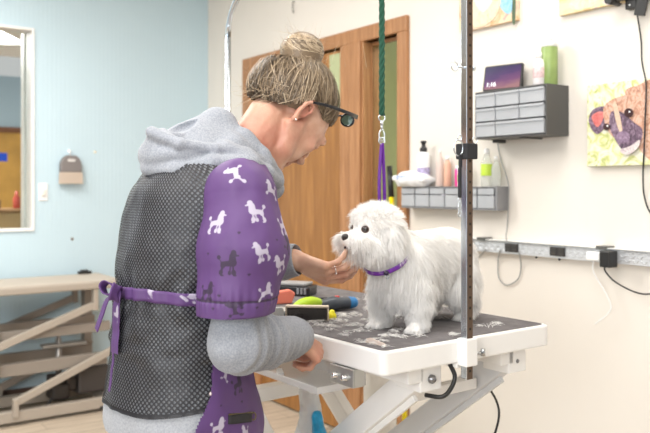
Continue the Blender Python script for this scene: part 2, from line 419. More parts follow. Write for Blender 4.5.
# black office chair seen dimly through it
yc = 1.1
oc = thing('office_chair', 'dark office chair in the green room behind the sidelight', 'chair', wpt((xs0 + xs1) / 2 + -.55, -yc, 0), WR)
b = MB(); b.prism(rrect(.44, .5, .16, 6, 0, 1.03), -.03, .03, bev=.012); b.build('backrest', mat('charcoal upholstery', (.05, .05, .05), .8), oc)
b = MB(); b.box(-.23, .23, -.24, .24, .44, .52, .03); b.build('seat', mat('charcoal upholstery', (.05, .05, .05), .8), oc)
b = MB(); b.cyl((0, 0, .05), (0, 0, .45), .025)
for k in range(5):
    a = k * 2 * math.pi / 5; b.beam((0, 0, .09), (.28 * math.cos(a), .28 * math.sin(a), .03), .04, .03)
    b.ball((.28 * math.cos(a), .28 * math.sin(a), .025), .025)
b.box(-.03, .03, .2, .24, .4, .85, .005); b.build('base', mat('black plastic', (.02, .02, .02), .4), oc)

# interior window in the blue wall, with the room beyond
f = MB(); w = .016
fr(f, bo0 + w, bo1 - w, bz0 + w, bz1 - w, w, -.012, .13)
win = struct(bobj('window_1', f, M_white))
MB().box(bo0 + w, bo1 - w, .055, .061, bz0 + w, bz1 - w).build('pane', M_glass, win)
FAR = 5.6
b = MB(); b.box(-4.4, .3, FAR, FAR + .1, 0, Z_C); b.box(-4.5, -4.4, .12, FAR, 0, Z_C); struct(bobj('wall_far', b, mat('dusty blue paint', (.46, .58, .66), .7)))
b = MB()
zr = 2.02
b.box(-4.35, .3, FAR - .025, FAR - .001, .0, zr, 0); b.mi = 1; b.box(-4.35, .3, FAR - .05, FAR - .001, zr, zr + .07, .005)
struct(bobj('trim_2', b, [mat('golden plywood', (.66, .36, .09), .45, var=.25, vscale=3), mat('brown chair rail', (.22, .09, .045), .5)]))
# white post in the far room, next to the window reveal
yp = 6.1; p0 = at(29, 62, yp)
b = MB(); b.box(-.05, .05, -.05, .05, 0, Z_C, .006); struct(b.build('trim_3', M_white, loc=(p0.x, p0.y, 0), rz=BLUE_ROT))
# small things on the far panelling
pb = thing('wall_sign', 'small blue sign on the golden panelling through the interior window', 'sign', at(1, 157, 9.2), BLUE_ROT)
MB().box(-.07, .07, -.006, .006, -.05, .05, .002).build('plate', mat('blue plastic', (.02, .08, .55), .4), pb)
ct = at(8, 228, 7.6)
cb = thing('cabinet', 'low tan cabinet in the far room beyond the interior window', 'cabinet', (ct.x, ct.y, 0), BLUE_ROT)
MB().box(-.9, .35, -.25, .25, 0, 1.08, .01).build('body', mat('tan laminate', (.55, .38, .2), .5), cb)
MB().box(-.93, .38, -.27, .27, 1.08, 1.11, .006).build('worktop', mat('brown laminate', (.35, .2, .1), .4), cb)
for i, (dx, h, c, lab) in enumerate([(.08, .17, (.45, .08, .06), 'red bottle on the cabinet in the far room'), (-.1, .12, (.18, .07, .04), 'short dark brown bottle on the cabinet in the far room')]):
    t = thing('bottle', lab, 'bottle', (ct.x + dx * .82, ct.y + dx * .57, 1.11), 0)
    MB().lathe([(.03, 0), (.034, .01), (.034, h * .6), (.015, h * .78), (.014, h)], 16).build('bottle_body', mat('bottle plastic %d' % i, c, .3), t)

# ================================================================== THINGS ON THE BLUE WALL
M_wp = mat('white plastic', (.86, .86, .85), .35)
M_bk = mat('black plastic', (.02, .02, .02), .4)
def on_blue(px, out=0.0):
    u = (px - 325) / FPX; t = (CORNER[1] * u - CORNER[0] - (-A2[1] * out) * 0) / (N2[0] - N2[1] * u); return t, CORNER[1] + N2[1] * t
x, y = on_blue(43)
sw = thing('light_switch', 'small white wall switch beside the interior window', 'switch', bpt(x, 0, wz(192, y)), BLUE_ROT)
MB().box(-.028, .028, -.007, 0, -.055, .055, .004).build('cover_plate', M_wp, sw); MB().box(-.012, .012, -.022, -.005, -.022, .018, .004).build('toggle', mat('ivory plastic', (.8, .78, .7), .4), sw)
x, y = on_blue(69)
db = thing('dust_brush', 'grey handled brush with beige bristles hanging on the blue wall', 'brush', bpt(x, .0, wz(184, y)), BLUE_ROT)
b = MB(); b.prism([(-.068, .072), (.068, .072), (.066, .13), (.05, .165), (.028, .18), (-.028, .18), (-.05, .165), (-.066, .13)], -.055, -.012, bev=.008)
b.build('handle', mat('taupe grey plastic', (.2, .18, .175), .6), db)
b = MB(); b.prism(rrect(.05, .018, .008, 4, 0, .148), -.058, -.05, bev=.002); b.build('grip_slot', mat('pale grey insert', (.6, .58, .56), .5), db)
b = MB()
for i in range(26):
    for j in range(3):
        xx = -.066 + i * .1325 / 25; b.beam((xx, -.05 + j * .014, .074), (xx * 1.05, -.05 + j * .014, .0 + random.random() * .004), .0046, .004, 0)
b.build('bristles', mat('beige bristles', (.62, .52, .43), .8), db)
b = MB(); b.tube([(0, -.012, .18), (0, -.022, .185), (0, -.022, .2), (0, -.001, .208)], .004, 8); b.ball((0, -.004, .208), .011); b.build('wall_hook', M_wp, db)
for px, py, lab in ((95, 152, 'tiny pale screw plug high on the blue wall'), (72, 239, 'small dark screw hole low on the blue wall')):
    x, y = on_blue(px)
    t = thing('wall_plug', lab, 'screw plug', bpt(x, 0, wz(py, y)), BLUE_ROT)
    MB().lathe([(.009, 0), (.009, .003), (.004, .005)], 12, M=Matrix.Rotation(R(90), 4, 'X')).build('plug_head', mat('plug ' + lab[:8], (.75, .7, .55) if px == 95 else (.18, .13, .1), .5), t)

# ================================================================== LEFT (TAN) GROOMING BENCH
M_tan = mat('beige powder coat', (.39, .34, .285), .45, bump=.02)
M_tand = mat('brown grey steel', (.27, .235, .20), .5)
LB = thing('lift_bench', 'beige electric lift grooming bench standing along the blue wall', 'grooming bench', bpt(-1.72, .30, 0), BLUE_ROT)
# local: x along the wall (right = +), y into the wall
XL, XR, YF, YB = -.95, .92, -.20, .24
b = MB(); b.box(XL, XR, YF, YB, .725, .768, .008); b.mi = 1; b.box(XL + .01, XR - .01, YF + .008, YB - .008, .767, .772, .002); b.build('bench_top', [M_tan, mat('beige rubber mat', (.49, .43, .36), .7, bump=.1, bscale=200)], LB)
b = MB(); b.beam((XL, YF + .05, .05), (.9, YF + .05, .05), .05, .06, .004); b.beam((XL, YB - .05, .05), (.9, YB - .05, .05), .05, .06, .004)
for xx in (XL + .1, 0, .86): b.beam((xx, YF + .03, .05), (xx, YB - .03, .05), .05, .05, .004)
b.build('base_frame', M_tan, LB)
for yy in (YF + .08, YB - .08):
    MB().beam((XL, yy, .475), (.86, yy, .495), .04, .055, .004).build('upper_rail', M_tand, LB)
    MB().beam((XL, yy, .295), (.84, yy, .305), .04, .07, .004).build('lower_rail', M_tand, LB)
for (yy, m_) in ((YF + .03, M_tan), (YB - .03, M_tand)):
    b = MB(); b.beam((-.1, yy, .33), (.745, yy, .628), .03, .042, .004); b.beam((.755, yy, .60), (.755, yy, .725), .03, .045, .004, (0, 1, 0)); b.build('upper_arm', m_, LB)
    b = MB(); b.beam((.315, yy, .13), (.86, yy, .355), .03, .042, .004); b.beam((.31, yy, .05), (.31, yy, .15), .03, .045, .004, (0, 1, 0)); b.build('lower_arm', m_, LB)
b = MB(); b.beam((.20, YF + .055, .26), (.20, YF + .055, .727), .05, .07, .004, (0, 1, 0))
for zz in (.3, .44): b.cyl((.2, YF + .03, zz), (.2, YF + .01, zz), .013, n=12)
b.build('post', M_tand, LB)
MB().beam((.82, YB - .06, .08), (.82, YB - .06, .727), .05, .07, .004, (0, 1, 0)).build('post', M_tand, LB)
b = MB(); b.box(.53, .64, -.09, .05, .075, .17, .02); b.cyl((.55, -.02, .19), (.55, -.02, .22), .03); b.box(.62, .68, -.07, .02, .12, .2, .012); b.build('motor', mat('dark brown motor housing', (.03, .024, .02), .45), LB)
MB().box(.69, .88, -.07, .08, .09, .25, .015).build('control_box', mat('dark taupe housing', (.07, .06, .055), .5), LB)
b = MB(); b.cyl((.6, .02, .16), (.6, .02, .42), .018); b.cyl((.6, .02, .3), (.6, .02, .47), .011); b.box(.5, .76, -.02, .05, .375, .395, .004); b.build('lift_piston', mat('dull steel', (.4, .38, .36), .35, .7), LB)
b = MB(); b.tube(cat([(.56, -.06, .12), (.5, -.09, .04), (.6, -.15, .02), (.7, -.1, .03), (.82, -.19, .03), (.9, -.14, .1)]), .008, 8); b.build('motor_cable', M_bk, LB)
t = thing('clipper_blade', 'small black clipper blade at the back edge of the beige bench', 'blade', bpt(-.90, .08, .772), BLUE_ROT)
MB().box(-.04, .04, -.02, .02, 0, .018, .003).box(-.025, .02, -.014, .014, .017, .026, .002).build('blade_body', M_bk, t)
# ================================================================== THINGS ON THE CREAM WALL
M_metal = mat('diamond plate aluminium', (.66, .68, .70), .28, .85)
def on_wall(name, label, cat_, x, z, out=0.0, group=None): return thing(name, label, cat_, wpt(x, out, z), WR, group)
# ---- nine drawer cabinet
cx0, cx1 = wx(475, .131)[0], wx(546.5, .131)[0]; cz0, cz1 = 1.515, 1.708; CW = cx1 - cx0
pc = on_wall('drawer_cabinet', 'charcoal wall cabinet with nine clear plastic drawers below the small screen', 'storage cabinet', cx0, cz0)
M_cab = mat('charcoal plastic', (.085, .083, .08), .5); M_dr = mat('milky clear plastic', (.60, .62, .65), .3, alpha=.55)
CH = cz1 - cz0; b = MB(); tk = .006
b.box(0, CW, -.008, 0, 0, CH, .001); b.box(0, tk, -.131, -.008, 0, CH, .001); b.box(CW - tk, CW, -.131, -.008, 0, CH, .001)
b.box(tk, CW - tk, -.131, -.008, CH - tk, CH, .001); b.box(tk, CW - tk, -.131, -.008, 0, tk, .001)
b.box(.02, .05, -.05, 0, -.012, 0, .002); b.box(CW * .62, CW * .66, -.12, 0, -.006, 0, .002)
b.build('carcass', M_cab, pc)
rows = [(0.0, .345), (.345, .66), (.66, 1.0)]; cols = [(0, .31), (.31, .655), (.655, 1)]
M_junk = [mat('stored %d' % i, c, .6) for i, c in enumerate([(.75, .72, .68), (.3, .3, .34), (.55, .5, .6), (.8, .8, .78)])]
for ri, (r0, r1) in enumerate(rows):
    cc = cols if ri else [(0, .31), (.31, 1)]
    for ci, (c0, c1) in enumerate(cc):
        x0, x1 = tk + c0 * (CW - 2 * tk) + .003, tk + c1 * (CW - 2 * tk) - .003; z0, z1 = tk + r0 * (CH - 2 * tk) + .003, tk + r1 * (CH - 2 * tk) - .003
        b = MB(); b.box(x0, x1, -.136, -.132, z0, z1, .001); b.box(x0, x1, -.132, -.012, z0, z0 + .002); b.box(x0, x0 + .002, -.132, -.012, z0, z1 - .006); b.box(x1 - .002, x1, -.132, -.012, z0, z1 - .006)
        b.box(x0, x1, -.142, -.135, z1 - .010, z1 - .002, .001)
        d = b.build('drawer', M_dr, pc)
        b = MB(); rnd = random.Random(ri * 5 + ci)
        for k in range(6):
            a = x0 + .01 + rnd.random() * (x1 - x0 - .03); h = (z1 - z0) * (.25 + .5 * rnd.random()); b.box(a, a + .018, -.12 + .02 * rnd.random(), -.05, z0 + .003, z0 + h, .002)
        b.build('contents', M_junk[(ri + ci) % 4], d)['kind'] = 'stuff'
# ---- smart display
sx = wx(500, .09)[0]
sd = on_wall('smart_display', 'small black smart display with purple screen on the drawer cabinet', 'smart display', sx, cz1, .075)
sd.rotation_euler.z = WR + R(14)
M = Matrix.Rotation(R(-12), 4, 'X')
w_, h_ = .172, .108
MB(M).prism(rrect(w_, h_, .008, 4, 0, h_ / 2 + .002), -.012, 0, bev=.002).build('bezel', M_bk, sd)
def screen_mat():
    m = bpy.data.materials.new('purple screen'); m.use_nodes = True; nt = m.node_tree; b = nt.nodes['Principled BSDF']; b.inputs['Roughness'].default_value = .15; b.inputs['Base Color'].default_value = (.02, .02, .03, 1)
    tc = N(nt, 'ShaderNodeTexCoord'); sp = N(nt, 'ShaderNodeSeparateXYZ'); nt.links.new(tc.outputs['Generated'], sp.inputs[0])
    nz = N(nt, 'ShaderNodeTexNoise', Scale=3.0); nt.links.new(tc.outputs['Generated'], nz.inputs['Vector'])
    v = math_n(nt, 'ADD', math_n(nt, 'SUBTRACT', sp.outputs['Z'], math_n(nt, 'MULTIPLY', sp.outputs['X'], .3)), math_n(nt, 'MULTIPLY', nz.outputs['Fac'], .3))
    c = ramp(nt, v, [(.05, (.75, .35, .35)), (.3, (.38, .12, .33)), (.6, (.16, .06, .27)), (1, (.06, .04, .17))])
    nt.links.new(c, b.inputs['Emission Color']); b.inputs['Emission Strength'].default_value = .55; return m
scr = MB(M).box(-w_ / 2 + .007, w_ / 2 - .007, -.0135, -.0115, .009, h_ - .005).build('screen', screen_mat(), sd)
me = text_mesh('1:16', .026); o = link('clock_digits', me, mat('white digits', (.9, .9, .9), .5, emis=((1, .95, 1), 1.0)), scr)
o.matrix_local = M @ Matrix.Translation((-.048, -.0142, .02)) @ Matrix.Rotation(R(90), 4, 'X')
MB().prism([(-.04, 0), (.05, 0), (.012, .09), (-.01, .1)], -.06, .06, M=Matrix.Rotation(R(90), 4, 'Z') @ Matrix.Translation((.045, 0, .002)), bev=.004).build('stand', mat('dark fabric', (.04, .04, .045), .9), sd)
# ---- aerosol can and white bottle
gx = wx(549.5, .055)[0]
ca = on_wall('aerosol_can', 'tall green spray can with pale shoulder on the drawer cabinet', 'spray can', gx, cz1, .055)
MB().lathe([(.029, 0), (.031, .003), (.031, .146), (.030, .148)], 28).build('can_body', mat('leaf green print', (.27, .37, .12), .35, var=.15, vscale=30), ca)
MB().lathe([(.030, .1482), (.031, .150), (.029, .160), (.02, .171), (.012, .175)], 28).build('shoulder', mat('pale grey plastic', (.62, .62, .6), .35), ca)
MB().lathe([(.008, .175), (.008, .183), (.005, .186)], 16).build('nozzle', M_wp, ca)
wb = on_wall('spray_bottle', 'small white bottle with pale label left of the green spray can', 'bottle', wx(538.5, .09)[0], cz1, .085)
MB().lathe([(.022, 0), (.024, .003), (.024, .085), (.018, .1), (.010, .105), (.010, .108)], 24).build('bottle_body', mat('pearl plastic', (.78, .74, .74), .3, var=.1, vscale=60), wb)
MB().lathe([(.012, .108), (.012, .125), (.006, .132)], 16).build('cap', M_wp, wb)
MB().lathe([(.0243, .03), (.0246, .032), (.0246, .068), (.0243, .07)], 24).build('paper_label', mat('pale pink print', (.75, .55, .55), .5, var=.4, vscale=80), wb)

# ---- lower tilt bins
bx0, bx1 = wx(401, .07)[0], wx(508.5, 0)[0]; BW = bx1 - bx0; BZ0, BZ1 = 1.222, 1.322
tb = on_wall('bin_rack', 'long grey rack of clear tilting bins mounted on the cream wall', 'bin rack', bx0, BZ0)
M_gr = mat('mid grey plastic', (.24, .24, .25), .5); BH = BZ1 - BZ0
b = MB(); b.box(0, BW, -.006, 0, 0, BH, .001); b.box(0, BW, -.068, -.006, BH - .005, BH, .001); b.box(0, BW, -.068, -.006, 0, .006, .001)
b.box(BW - .012, BW, -.068, -.006, .006, BH - .005, .002); nb = 6; iw = (BW - .012) / nb
for i in range(nb + 1): b.box(i * iw - (.0015 if i else 0), i * iw + .0015, -.064, -.006, .006, BH - .005)
b.build('carcass', M_gr, tb)
for i in range(nb):
    x0, x1 = i * iw + .004, (i + 1) * iw - .004
    b = MB(); b.box(x0, x1, -.071, -.068, .010, BH * .62, .001); b.box(x0, x1, -.071, -.068, BH * .66, BH - .008, .001); b.box(x0, x1, -.068, -.015, .008, .010); b.box(x0, x0 + .002, -.068, -.015, .01, BH * .6); b.box(x1 - .002, x1, -.068, -.015, .01, BH * .6)
    d = b.build('bin', M_dr, tb)
    b = MB(); rnd = random.Random(i)
    for k in range(5): a = x0 + .006 + rnd.random() * (x1 - x0 - .03); b.box(a, a + .018, -.06, -.03, .012, .02 + .05 * rnd.random(), .002)
    b.build('contents', M_junk[i % 4], d)['kind'] = 'stuff'
def bottle(name, label, px, prof, mt, out=.05, capprof=None, capm=None, lab=None, labm=None, capname='cap'):
    t = on_wall(name, label, 'bottle', wx(px, out)[0], BZ1, min(out, .05))
    MB().lathe(prof, 24).build('bottle_body', mt, t)
    if capprof: MB().lathe(capprof, 20).build(capname, capm, t)
    if lab: MB().lathe(lab, 24).build('paper_label', labm, t)
    return t
M_cl = mat('clear bottle', (.9, .92, .9), .1, trans=.75, ior=1.15)
bottle('foam_bottle', 'white foam dispenser bottle with black pump standing behind the wipes pack', 423.5, [(.027, 0), (.029, .004), (.029, .145), (.02, .158), (.014, .16)], mat('white glossy bottle', (.86, .86, .88), .25), .045,
       [(.015, .16), (.017, .162), (.017, .178), (.01, .182), (.009, .2), (.014, .2), (.014, .21), (.004, .212)], M_bk, [(.0293, .05), (.0295, .052), (.0295, .085), (.0293, .087)], mat('lavender print', (.45, .4, .62), .5, var=.6, vscale=70), 'pump')
bottle('lotion_bottle', 'slim milky bottle with tapered neck right of the wipes pack', 440, [(.018, 0), (.020, .004), (.019, .11), (.008, .135), (.005, .15)], mat('milky pink bottle', (.82, .68, .62), .3, trans=.3), .05, [(.006, .15), (.004, .165)], M_wp)
bottle('bottle', 'peach coloured bottle between the milky bottle and the pink one', 447.5, [(.015, 0), (.017, .004), (.016, .10), (.008, .118)], mat('peach bottle', (.85, .52, .38), .35, trans=.2), .045, [(.009, .118), (.009, .135)], M_wp)
bottle('bottle', 'small bright pink bottle beside the green capped bottle', 452.5, [(.010, 0), (.011, .003), (.011, .07), (.007, .078)], mat('hot pink plastic', (.85, .03, .32), .35), .08, [(.0075, .078), (.0075, .092)], M_wp)
bottle('bottle', 'white bottle with green cap and green label left of the chrome post', 458, [(.015, 0), (.017, .003), (.017, .08), (.012, .09)], M_wp, .07, [(.012, .09), (.012, .108), (.006, .112)], mat('green cap', (.05, .5, .12), .4), [(.0172, .02), (.0176, .022), (.0176, .05), (.0172, .052)], mat('green print', (.2, .62, .2), .5))
bottle('spray_bottle', 'clear bottle with lime green label right of the chrome post', 486.5, [(.021, 0), (.023, .004), (.023, .10), (.012, .125), (.010, .135)], M_cl, .05, [(.011, .135), (.013, .137), (.011, .155), (.006, .16)], M_wp, [(.0233, .045), (.0238, .047), (.0238, .092), (.0233, .094)], mat('lime label', (.55, .75, .08), .4), 'nozzle')
bottle('bottle', 'plain clear bottle at the right end of the bin rack', 496, [(.017, 0), (.019, .004), (.019, .075), (.008, .1), (.007, .108)], M_cl, .045, [(.008, .108), (.008, .125)], M_wp)
# wipes pack
wp = on_wall('wipes_pack', 'soft white wipes pack lying on the left end of the bin rack', 'wipes pack', wx(414, .05)[0], BZ1, .055)
F = Field((-.13, -.07, -.01), (.13, .07, .1), .004)
F.ell((0, 0, .036), (.108, .052, .04), .01).cap((-.1, -.03, .038), (-.1, .03, .038), .012, k=.02).cap((.1, -.03, .03), (.1, .03, .03), .012, k=.02)
F.cap((-.08, 0, .014), (.08, 0, .014), .014, k=.03)
F.displace(lambda P: .003 * vnoise(P, 45, 3) + .0015 * vnoise(P, 110, 5))
V, Q = F.mesh(); V[:, 2] = np.maximum(V[:, 2], 0); me = mesh_np('wipes', V, Q); link('packet', me, mat('white film', (.87, .88, .9), .25), wp)
b = MB(); b.tube(cat([(-.052, -.047, .052), (-.060, -.050, .044), (-.052, -.052, .036)], 5), .0025, 6); b.box(-.042, .005, -.0525, -.0505, .044, .048); b.build('print', mat('blue print', (.12, .25, .62), .5), wp)

# ---- power strip clad in diamond plate
px0, px1 = wx(447)[0], .35; PZ0, PZ1 = 1.046, 1.098
ps = on_wall('power_strip', 'long diamond plate power strip running along the cream wall', 'power strip', px0, PZ0)
PL = px1 - px0; PH = PZ1 - PZ0
MB().box(0, PL, -.032, 0, 0, PH, .002).build('housing', mat('grey aluminium', (.68, .70, .73), .5, .5), ps)
MB().box(0, PL, -.045, 0, PH, PH + .003, .0006).build('top_lip', mat('white enamel', (.8, .8, .78), .4), ps)
b = MB(); s_ = 1; xx = .006
while xx < PL - .02:
    for zz in (.013, .028, .043):
        sgn = 1 if (int(xx / .0165) + int(zz * 100)) % 2 else -1
        b.ball((xx, -.0325, zz), (.0085, .0016, .0022), Matrix.Rotation(R(45 * sgn), 4, 'Y'), 8)
    xx += .0165
tr = b.build('tread_pattern', M_metal, ps)
def outlet(pa, pb_):
    x0, x1 = wx(pa, .035)[0] - px0, wx(pb_, .035)[0] - px0
    b = MB(); b.box(x0, x1, -.0375, -.033, .009, PH - .009, .0015); b.mi = 1
    c = (x0 + x1) / 2
    for dx in (-.5, .5):
        cc = c + dx * (x1 - x0) * .5; b.box(cc - .011, cc + .011, -.039, -.037, .013, PH - .013, .001)
    b.mi = 2
    for dx in (-.5, .5):
        cc = c + dx * (x1 - x0) * .5
        b.box(cc - .006, cc - .004, -.0395, -.0385, .024, .033); b.box(cc + .004, cc + .006, -.0395, -.0385, .024, .033)
    b.build('socket', [mat('socket black', (.035, .03, .03), .4), mat('socket brown', (.06, .055, .05), .4), mat('slot black', (.003, .003, .003), .6)], ps)
for a_, c_ in ((466, 473), (505, 518), (550, 565), (600, 616)): outlet(a_, c_)
for px in (480, 599):
    x0 = wx(px, .03)[0] - px0; MB().box(x0, x0 + .045, -.05, -.002, PH + .003, PH + .009, .001).box(x0, x0 + .045, -.05, -.046, PH - .004, PH + .006, .001).build('clip', mat('clip grey', (.12, .12, .11), .4), ps)
for px in (536, 559):
    x0 = wx(px, .01)[0] - px0; MB().ball((x0, -.008, -.006), .005, seg=8).build('screw', M_bk, ps)
# plugs and adapters
def wl(px, py, out):          # pixel -> local point relative to nothing (world)
    x, y = wx(px, out); return wpt(x, out, wz(py, y))
t = on_wall('power_adapter', 'white plug adapter in the power strip beside the black one', 'adapter', wx(597, .04)[0], wz(256, wx(597, .04)[1]), .033)
MB().box(-.028, .028, -.035, -.006, -.016, .016, .005).build('adapter_body', M_wp, t)
c0 = Vector((-.005, -.02, -.014))
MB().tube(cat([c0, (-.008, -.02, -.05), (.01, -.012, -.09), (.03, -.008, -.12), (.055, -.006, -.165), (.05, -.006, -.2), (-.01, -.006, -.25)]), .0022, 7).build('cable', M_wp, t)
t = on_wall('power_adapter', 'black plug adapter with trailing cord at the power strip', 'adapter', wx(611, .05)[0], wz(258, wx(611, .05)[1]), .033)
MB().box(-.022, .02, -.055, -.006, -.032, .026, .004).build('adapter_body', M_bk, t)
MB().tube(cat([(-.01, -.04, -.03), (-.008, -.04, -.045), (.015, -.03, -.075), (.06, -.02, -.1), (.11, -.01, -.115), (.16, -.008, -.11), (.25, -.008, -.09)]), .003, 7).build('cable', M_bk, t)
def cord(name, label, pts, r, m, out=.008):
    o = MB().tube(cat([wl(px, py, out if len(q) == 0 else q[0]) for px, py, *q in pts], 8), r, 7).build(name, m); return tag(o, label, 'cord')
M_gc = mat('grey cable', (.33, .33, .33), .5)
cord('display_cord', 'thin grey cord running down from the drawer cabinet to the power strip', [(497, 140.5), (501, 160), (508, 182, .012), (508.5, 200, .012), (508, 214, .01), (507, 228), (506, 236, .055), (507, 241, .048)], .0022, M_gc)
cord('looped_cord', 'grey cord hanging in a loop below the power strip', [(500, 250, .04), (498, 262), (499, 278), (507, 285), (518, 279), (521, 266), (519, 252, .04)], .0025, M_gc)
cord('dark_cord', 'dark grey cord hanging below the power strip beside the post', [(486, 249, .04), (480, 256), (473, 262), (466, 268)], .0022, M_gc)
# vertical black cord and its bracket top right
xk, yk = wx(635); 
br = on_wall('wall_bracket', 'black metal bracket device at the upper right above the cord', 'bracket', xk, wz(0, yk))
MB().box(-.02, .022, -.03, 0, -.035, .09, .003).build('plate', M_bk, br); MB().box(-.085, .07, -.05, -.008, .0, .05, .006).build('bar', mat('bar black', (.04, .035, .035), .35), br)
MB().cyl((-.06, -.07, .004), (-.06, -.008, .004), .016).build('knob', M_bk, br); MB().box(.035, .075, -.04, -.03, -.055, .02, .001, M=Matrix.Rotation(R(14), 4, 'Y')).build('arm', M_bk, br); MB().ball((0, -.031, -.022), .004, seg=8).build('screw', M_metal, br)
cord('hanging_cord', 'long thin black cord hanging down the cream wall over the boxer painting', [(637, 13, .012), (641, 40, .012), (642, 62, .02), (646, 85, .032), (645, 120, .032), (644, 150, .032), (643, 175, .02), (644, 195), (650, 212), (664, 225)], .0028, M_bk)
# hook high on the wall
xh, yh = wx(294.5); hk = on_wall('wall_hook', 'tiny wire hook high on the cream wall above the hair bun', 'hook', xh, wz(8, yh))
MB().tube(cat([(0, 0, .035), (0, -.012, .035), (0, -.014, .0), (.006, -.014, -.03), (.012, -.014, -.02)], 5), .003, 7).build('wire', mat('hook steel', (.3, .28, .26), .35, .8), hk)

# ================================================================== PAINTINGS
def paint_mat(name, cols, sc=14.0, seed=0.0):
    m = bpy.data.materials.new(name); m.use_nodes = True; nt = m.node_tree; b = nt.nodes['Principled BSDF']; b.inputs['Roughness'].default_value = .55
    tc = N(nt, 'ShaderNodeTexCoord'); mp = N(nt, 'ShaderNodeMapping'); mp.inputs['Location'].default_value = (seed, seed, seed); nt.links.new(tc.outputs['Object'], mp.inputs[0])
    n = N(nt, 'ShaderNodeTexNoise', Scale=sc, Detail=4.0, Distortion=2.5); nt.links.new(mp.outputs[0], n.inputs['Vector'])
    k = len(cols); nt.links.new(ramp(nt, n.outputs['Fac'], [(.3 + .4 * i / (k - 1), c) for i, c in enumerate(cols)]), b.inputs['Base Color'])
    n2 = N(nt, 'ShaderNodeTexNoise', Scale=90.0, Detail=4.0, Distortion=1.0); nt.links.new(mp.outputs[0], n2.inputs['Vector'])
    bp = N(nt, 'ShaderNodeBump', Strength=.3, Distance=.002); nt.links.new(n2.outputs['Fac'], bp.inputs['Height']); nt.links.new(bp.outputs[0], b.inputs['Normal']); return m
def blob(mb, pts, y=-.0005, smooth=6, cy=0):
    P = [Vector((x, 0, z)) for x, z in pts]; n = len(P); out = []
    for i in range(n):
        a, b_, c, d = P[i - 1], P[i], P[(i + 1) % n], P[(i + 2) % n]
        for j in range(smooth):
            t = j / smooth; v = .5 * ((2 * b_) + (c - a) * t + (2 * a - 5 * b_ + 4 * c - d) * t * t + (3 * b_ - a - 3 * c + d) * t ** 3); out.append((v.x, v.z))
    mb.prism(out, y - .0008, y); return mb
x0, y0 = wx(587, .025); x1 = wx(650, .025)[0]
PS = .30; pz = wz(166.5, y0) 
bp_ = on_wall('dog_painting', 'square canvas painting of a boxer dog on a green background', 'painting', x0, pz)
px_m = (x1 - x0) / 63.0
MB().box(0, PS * 1.12, -.025, 0, 0, PS, .002).build('canvas', paint_mat('green daubs', [(.36, .42, .14), (.58, .60, .25), (.74, .72, .52), (.76, .76, .64), (.6, .62, .26)], 16), bp_)
def pp(*a):     # photo pixels -> canvas coordinates
    out = []
    for X, Y in a:
        xx, yy = wx(X, .026); out.append((xx - x0, wz(Y, yy) - pz))
    return out
y_ = -.0255
L = []
def layer(name, pts, m):
    global y_
    mb = blob(MB(), pts, y_); y_ -= .0009; mb.build(name, m, bp_)
tanm = paint_mat('rust fur', [(.30, .14, .10), (.52, .27, .18), (.68, .45, .34), (.5, .32, .28)], 30, 2)
dkm = paint_mat('dark fur', [(.06, .04, .06), (.15, .09, .14), (.33, .24, .32)], 40, 4)
layer('painted_neck', pp((625, 93), (636, 86), (660, 84), (662, 160), (640, 150), (630, 120)), tanm)
layer('painted_ear', pp((589, 118), (594, 109), (606, 107), (608, 120), (603, 130), (597, 134), (591, 128)), dkm)
layer('painted_inner_ear', pp((592, 117), (598, 112), (604, 113), (602, 122), (597, 127)), paint_mat('pink ear', [(.5, .08, .08), (.75, .25, .22)], 30, 5))
layer('painted_head', pp((604, 108), (614, 99), (630, 95), (643, 100), (648, 118), (645, 136), (632, 142), (618, 140), (607, 128)), tanm)
layer('painted_muzzle', pp((612, 112), (622, 112), (634, 122), (643, 130), (640, 144), (632, 153), (623, 150), (615, 138), (610, 126)), dkm)
layer('painted_blaze', pp((614, 103), (617, 103), (621, 118), (623, 131), (620, 131), (616, 118)), paint_mat('cream stroke', [(.6, .42, .3), (.72, .55, .42)], 30, 6))
layer('painted_nose', pp((618, 134), (624, 131), (630, 134), (630, 140), (624, 143), (618, 140)), paint_mat('plum nose', [(.12, .06, .12), (.35, .25, .35)], 40, 7))
for cx, cy, rr in ((607.5, 127, 3.4), (630, 113, 4.6)):
    layer('painted_eye', pp(*[(cx + rr * math.cos(a), cy + rr * math.sin(a)) for a in [i * math.pi / 4 for i in range(8)]]), mat('eye brown', (.05, .02, .02), .3))
    layer('painted_eye_light', pp(*[(cx + 1 + .9 * math.cos(a), cy - 1 + .9 * math.sin(a)) for a in [i * math.pi / 3 for i in range(6)]]), mat('eye glint', (.85, .85, .85), .3))
layer('painted_jowl', pp((622, 150), (632, 146), (641, 140), (640, 147), (632, 154), (625, 154)), paint_mat('pale jowl', [(.4, .3, .35), (.8, .75, .7)], 50, 8))
def canvas(label, pa, pb_, pybot, out, cols, seed, blobs):
    xa, ya = wx(pa, out); xb = wx(pb_, out)[0]; t = on_wall('dog_painting', label, 'painting', xa, wz(pybot, ya)); w = xb - xa
    MB().box(0, w, -out, 0, 0, w * 1.0, .002).build('canvas', paint_mat('canvas %d' % seed, cols, 9, seed), t)
    yy = -out - .0002
    for nm, c, pts in blobs:
        mb = blob(MB(), [(p * w, q * w) for p, q in pts], yy); yy -= .0009; mb.build(nm, paint_mat(nm + str(seed), c, 26, seed + 3), t)
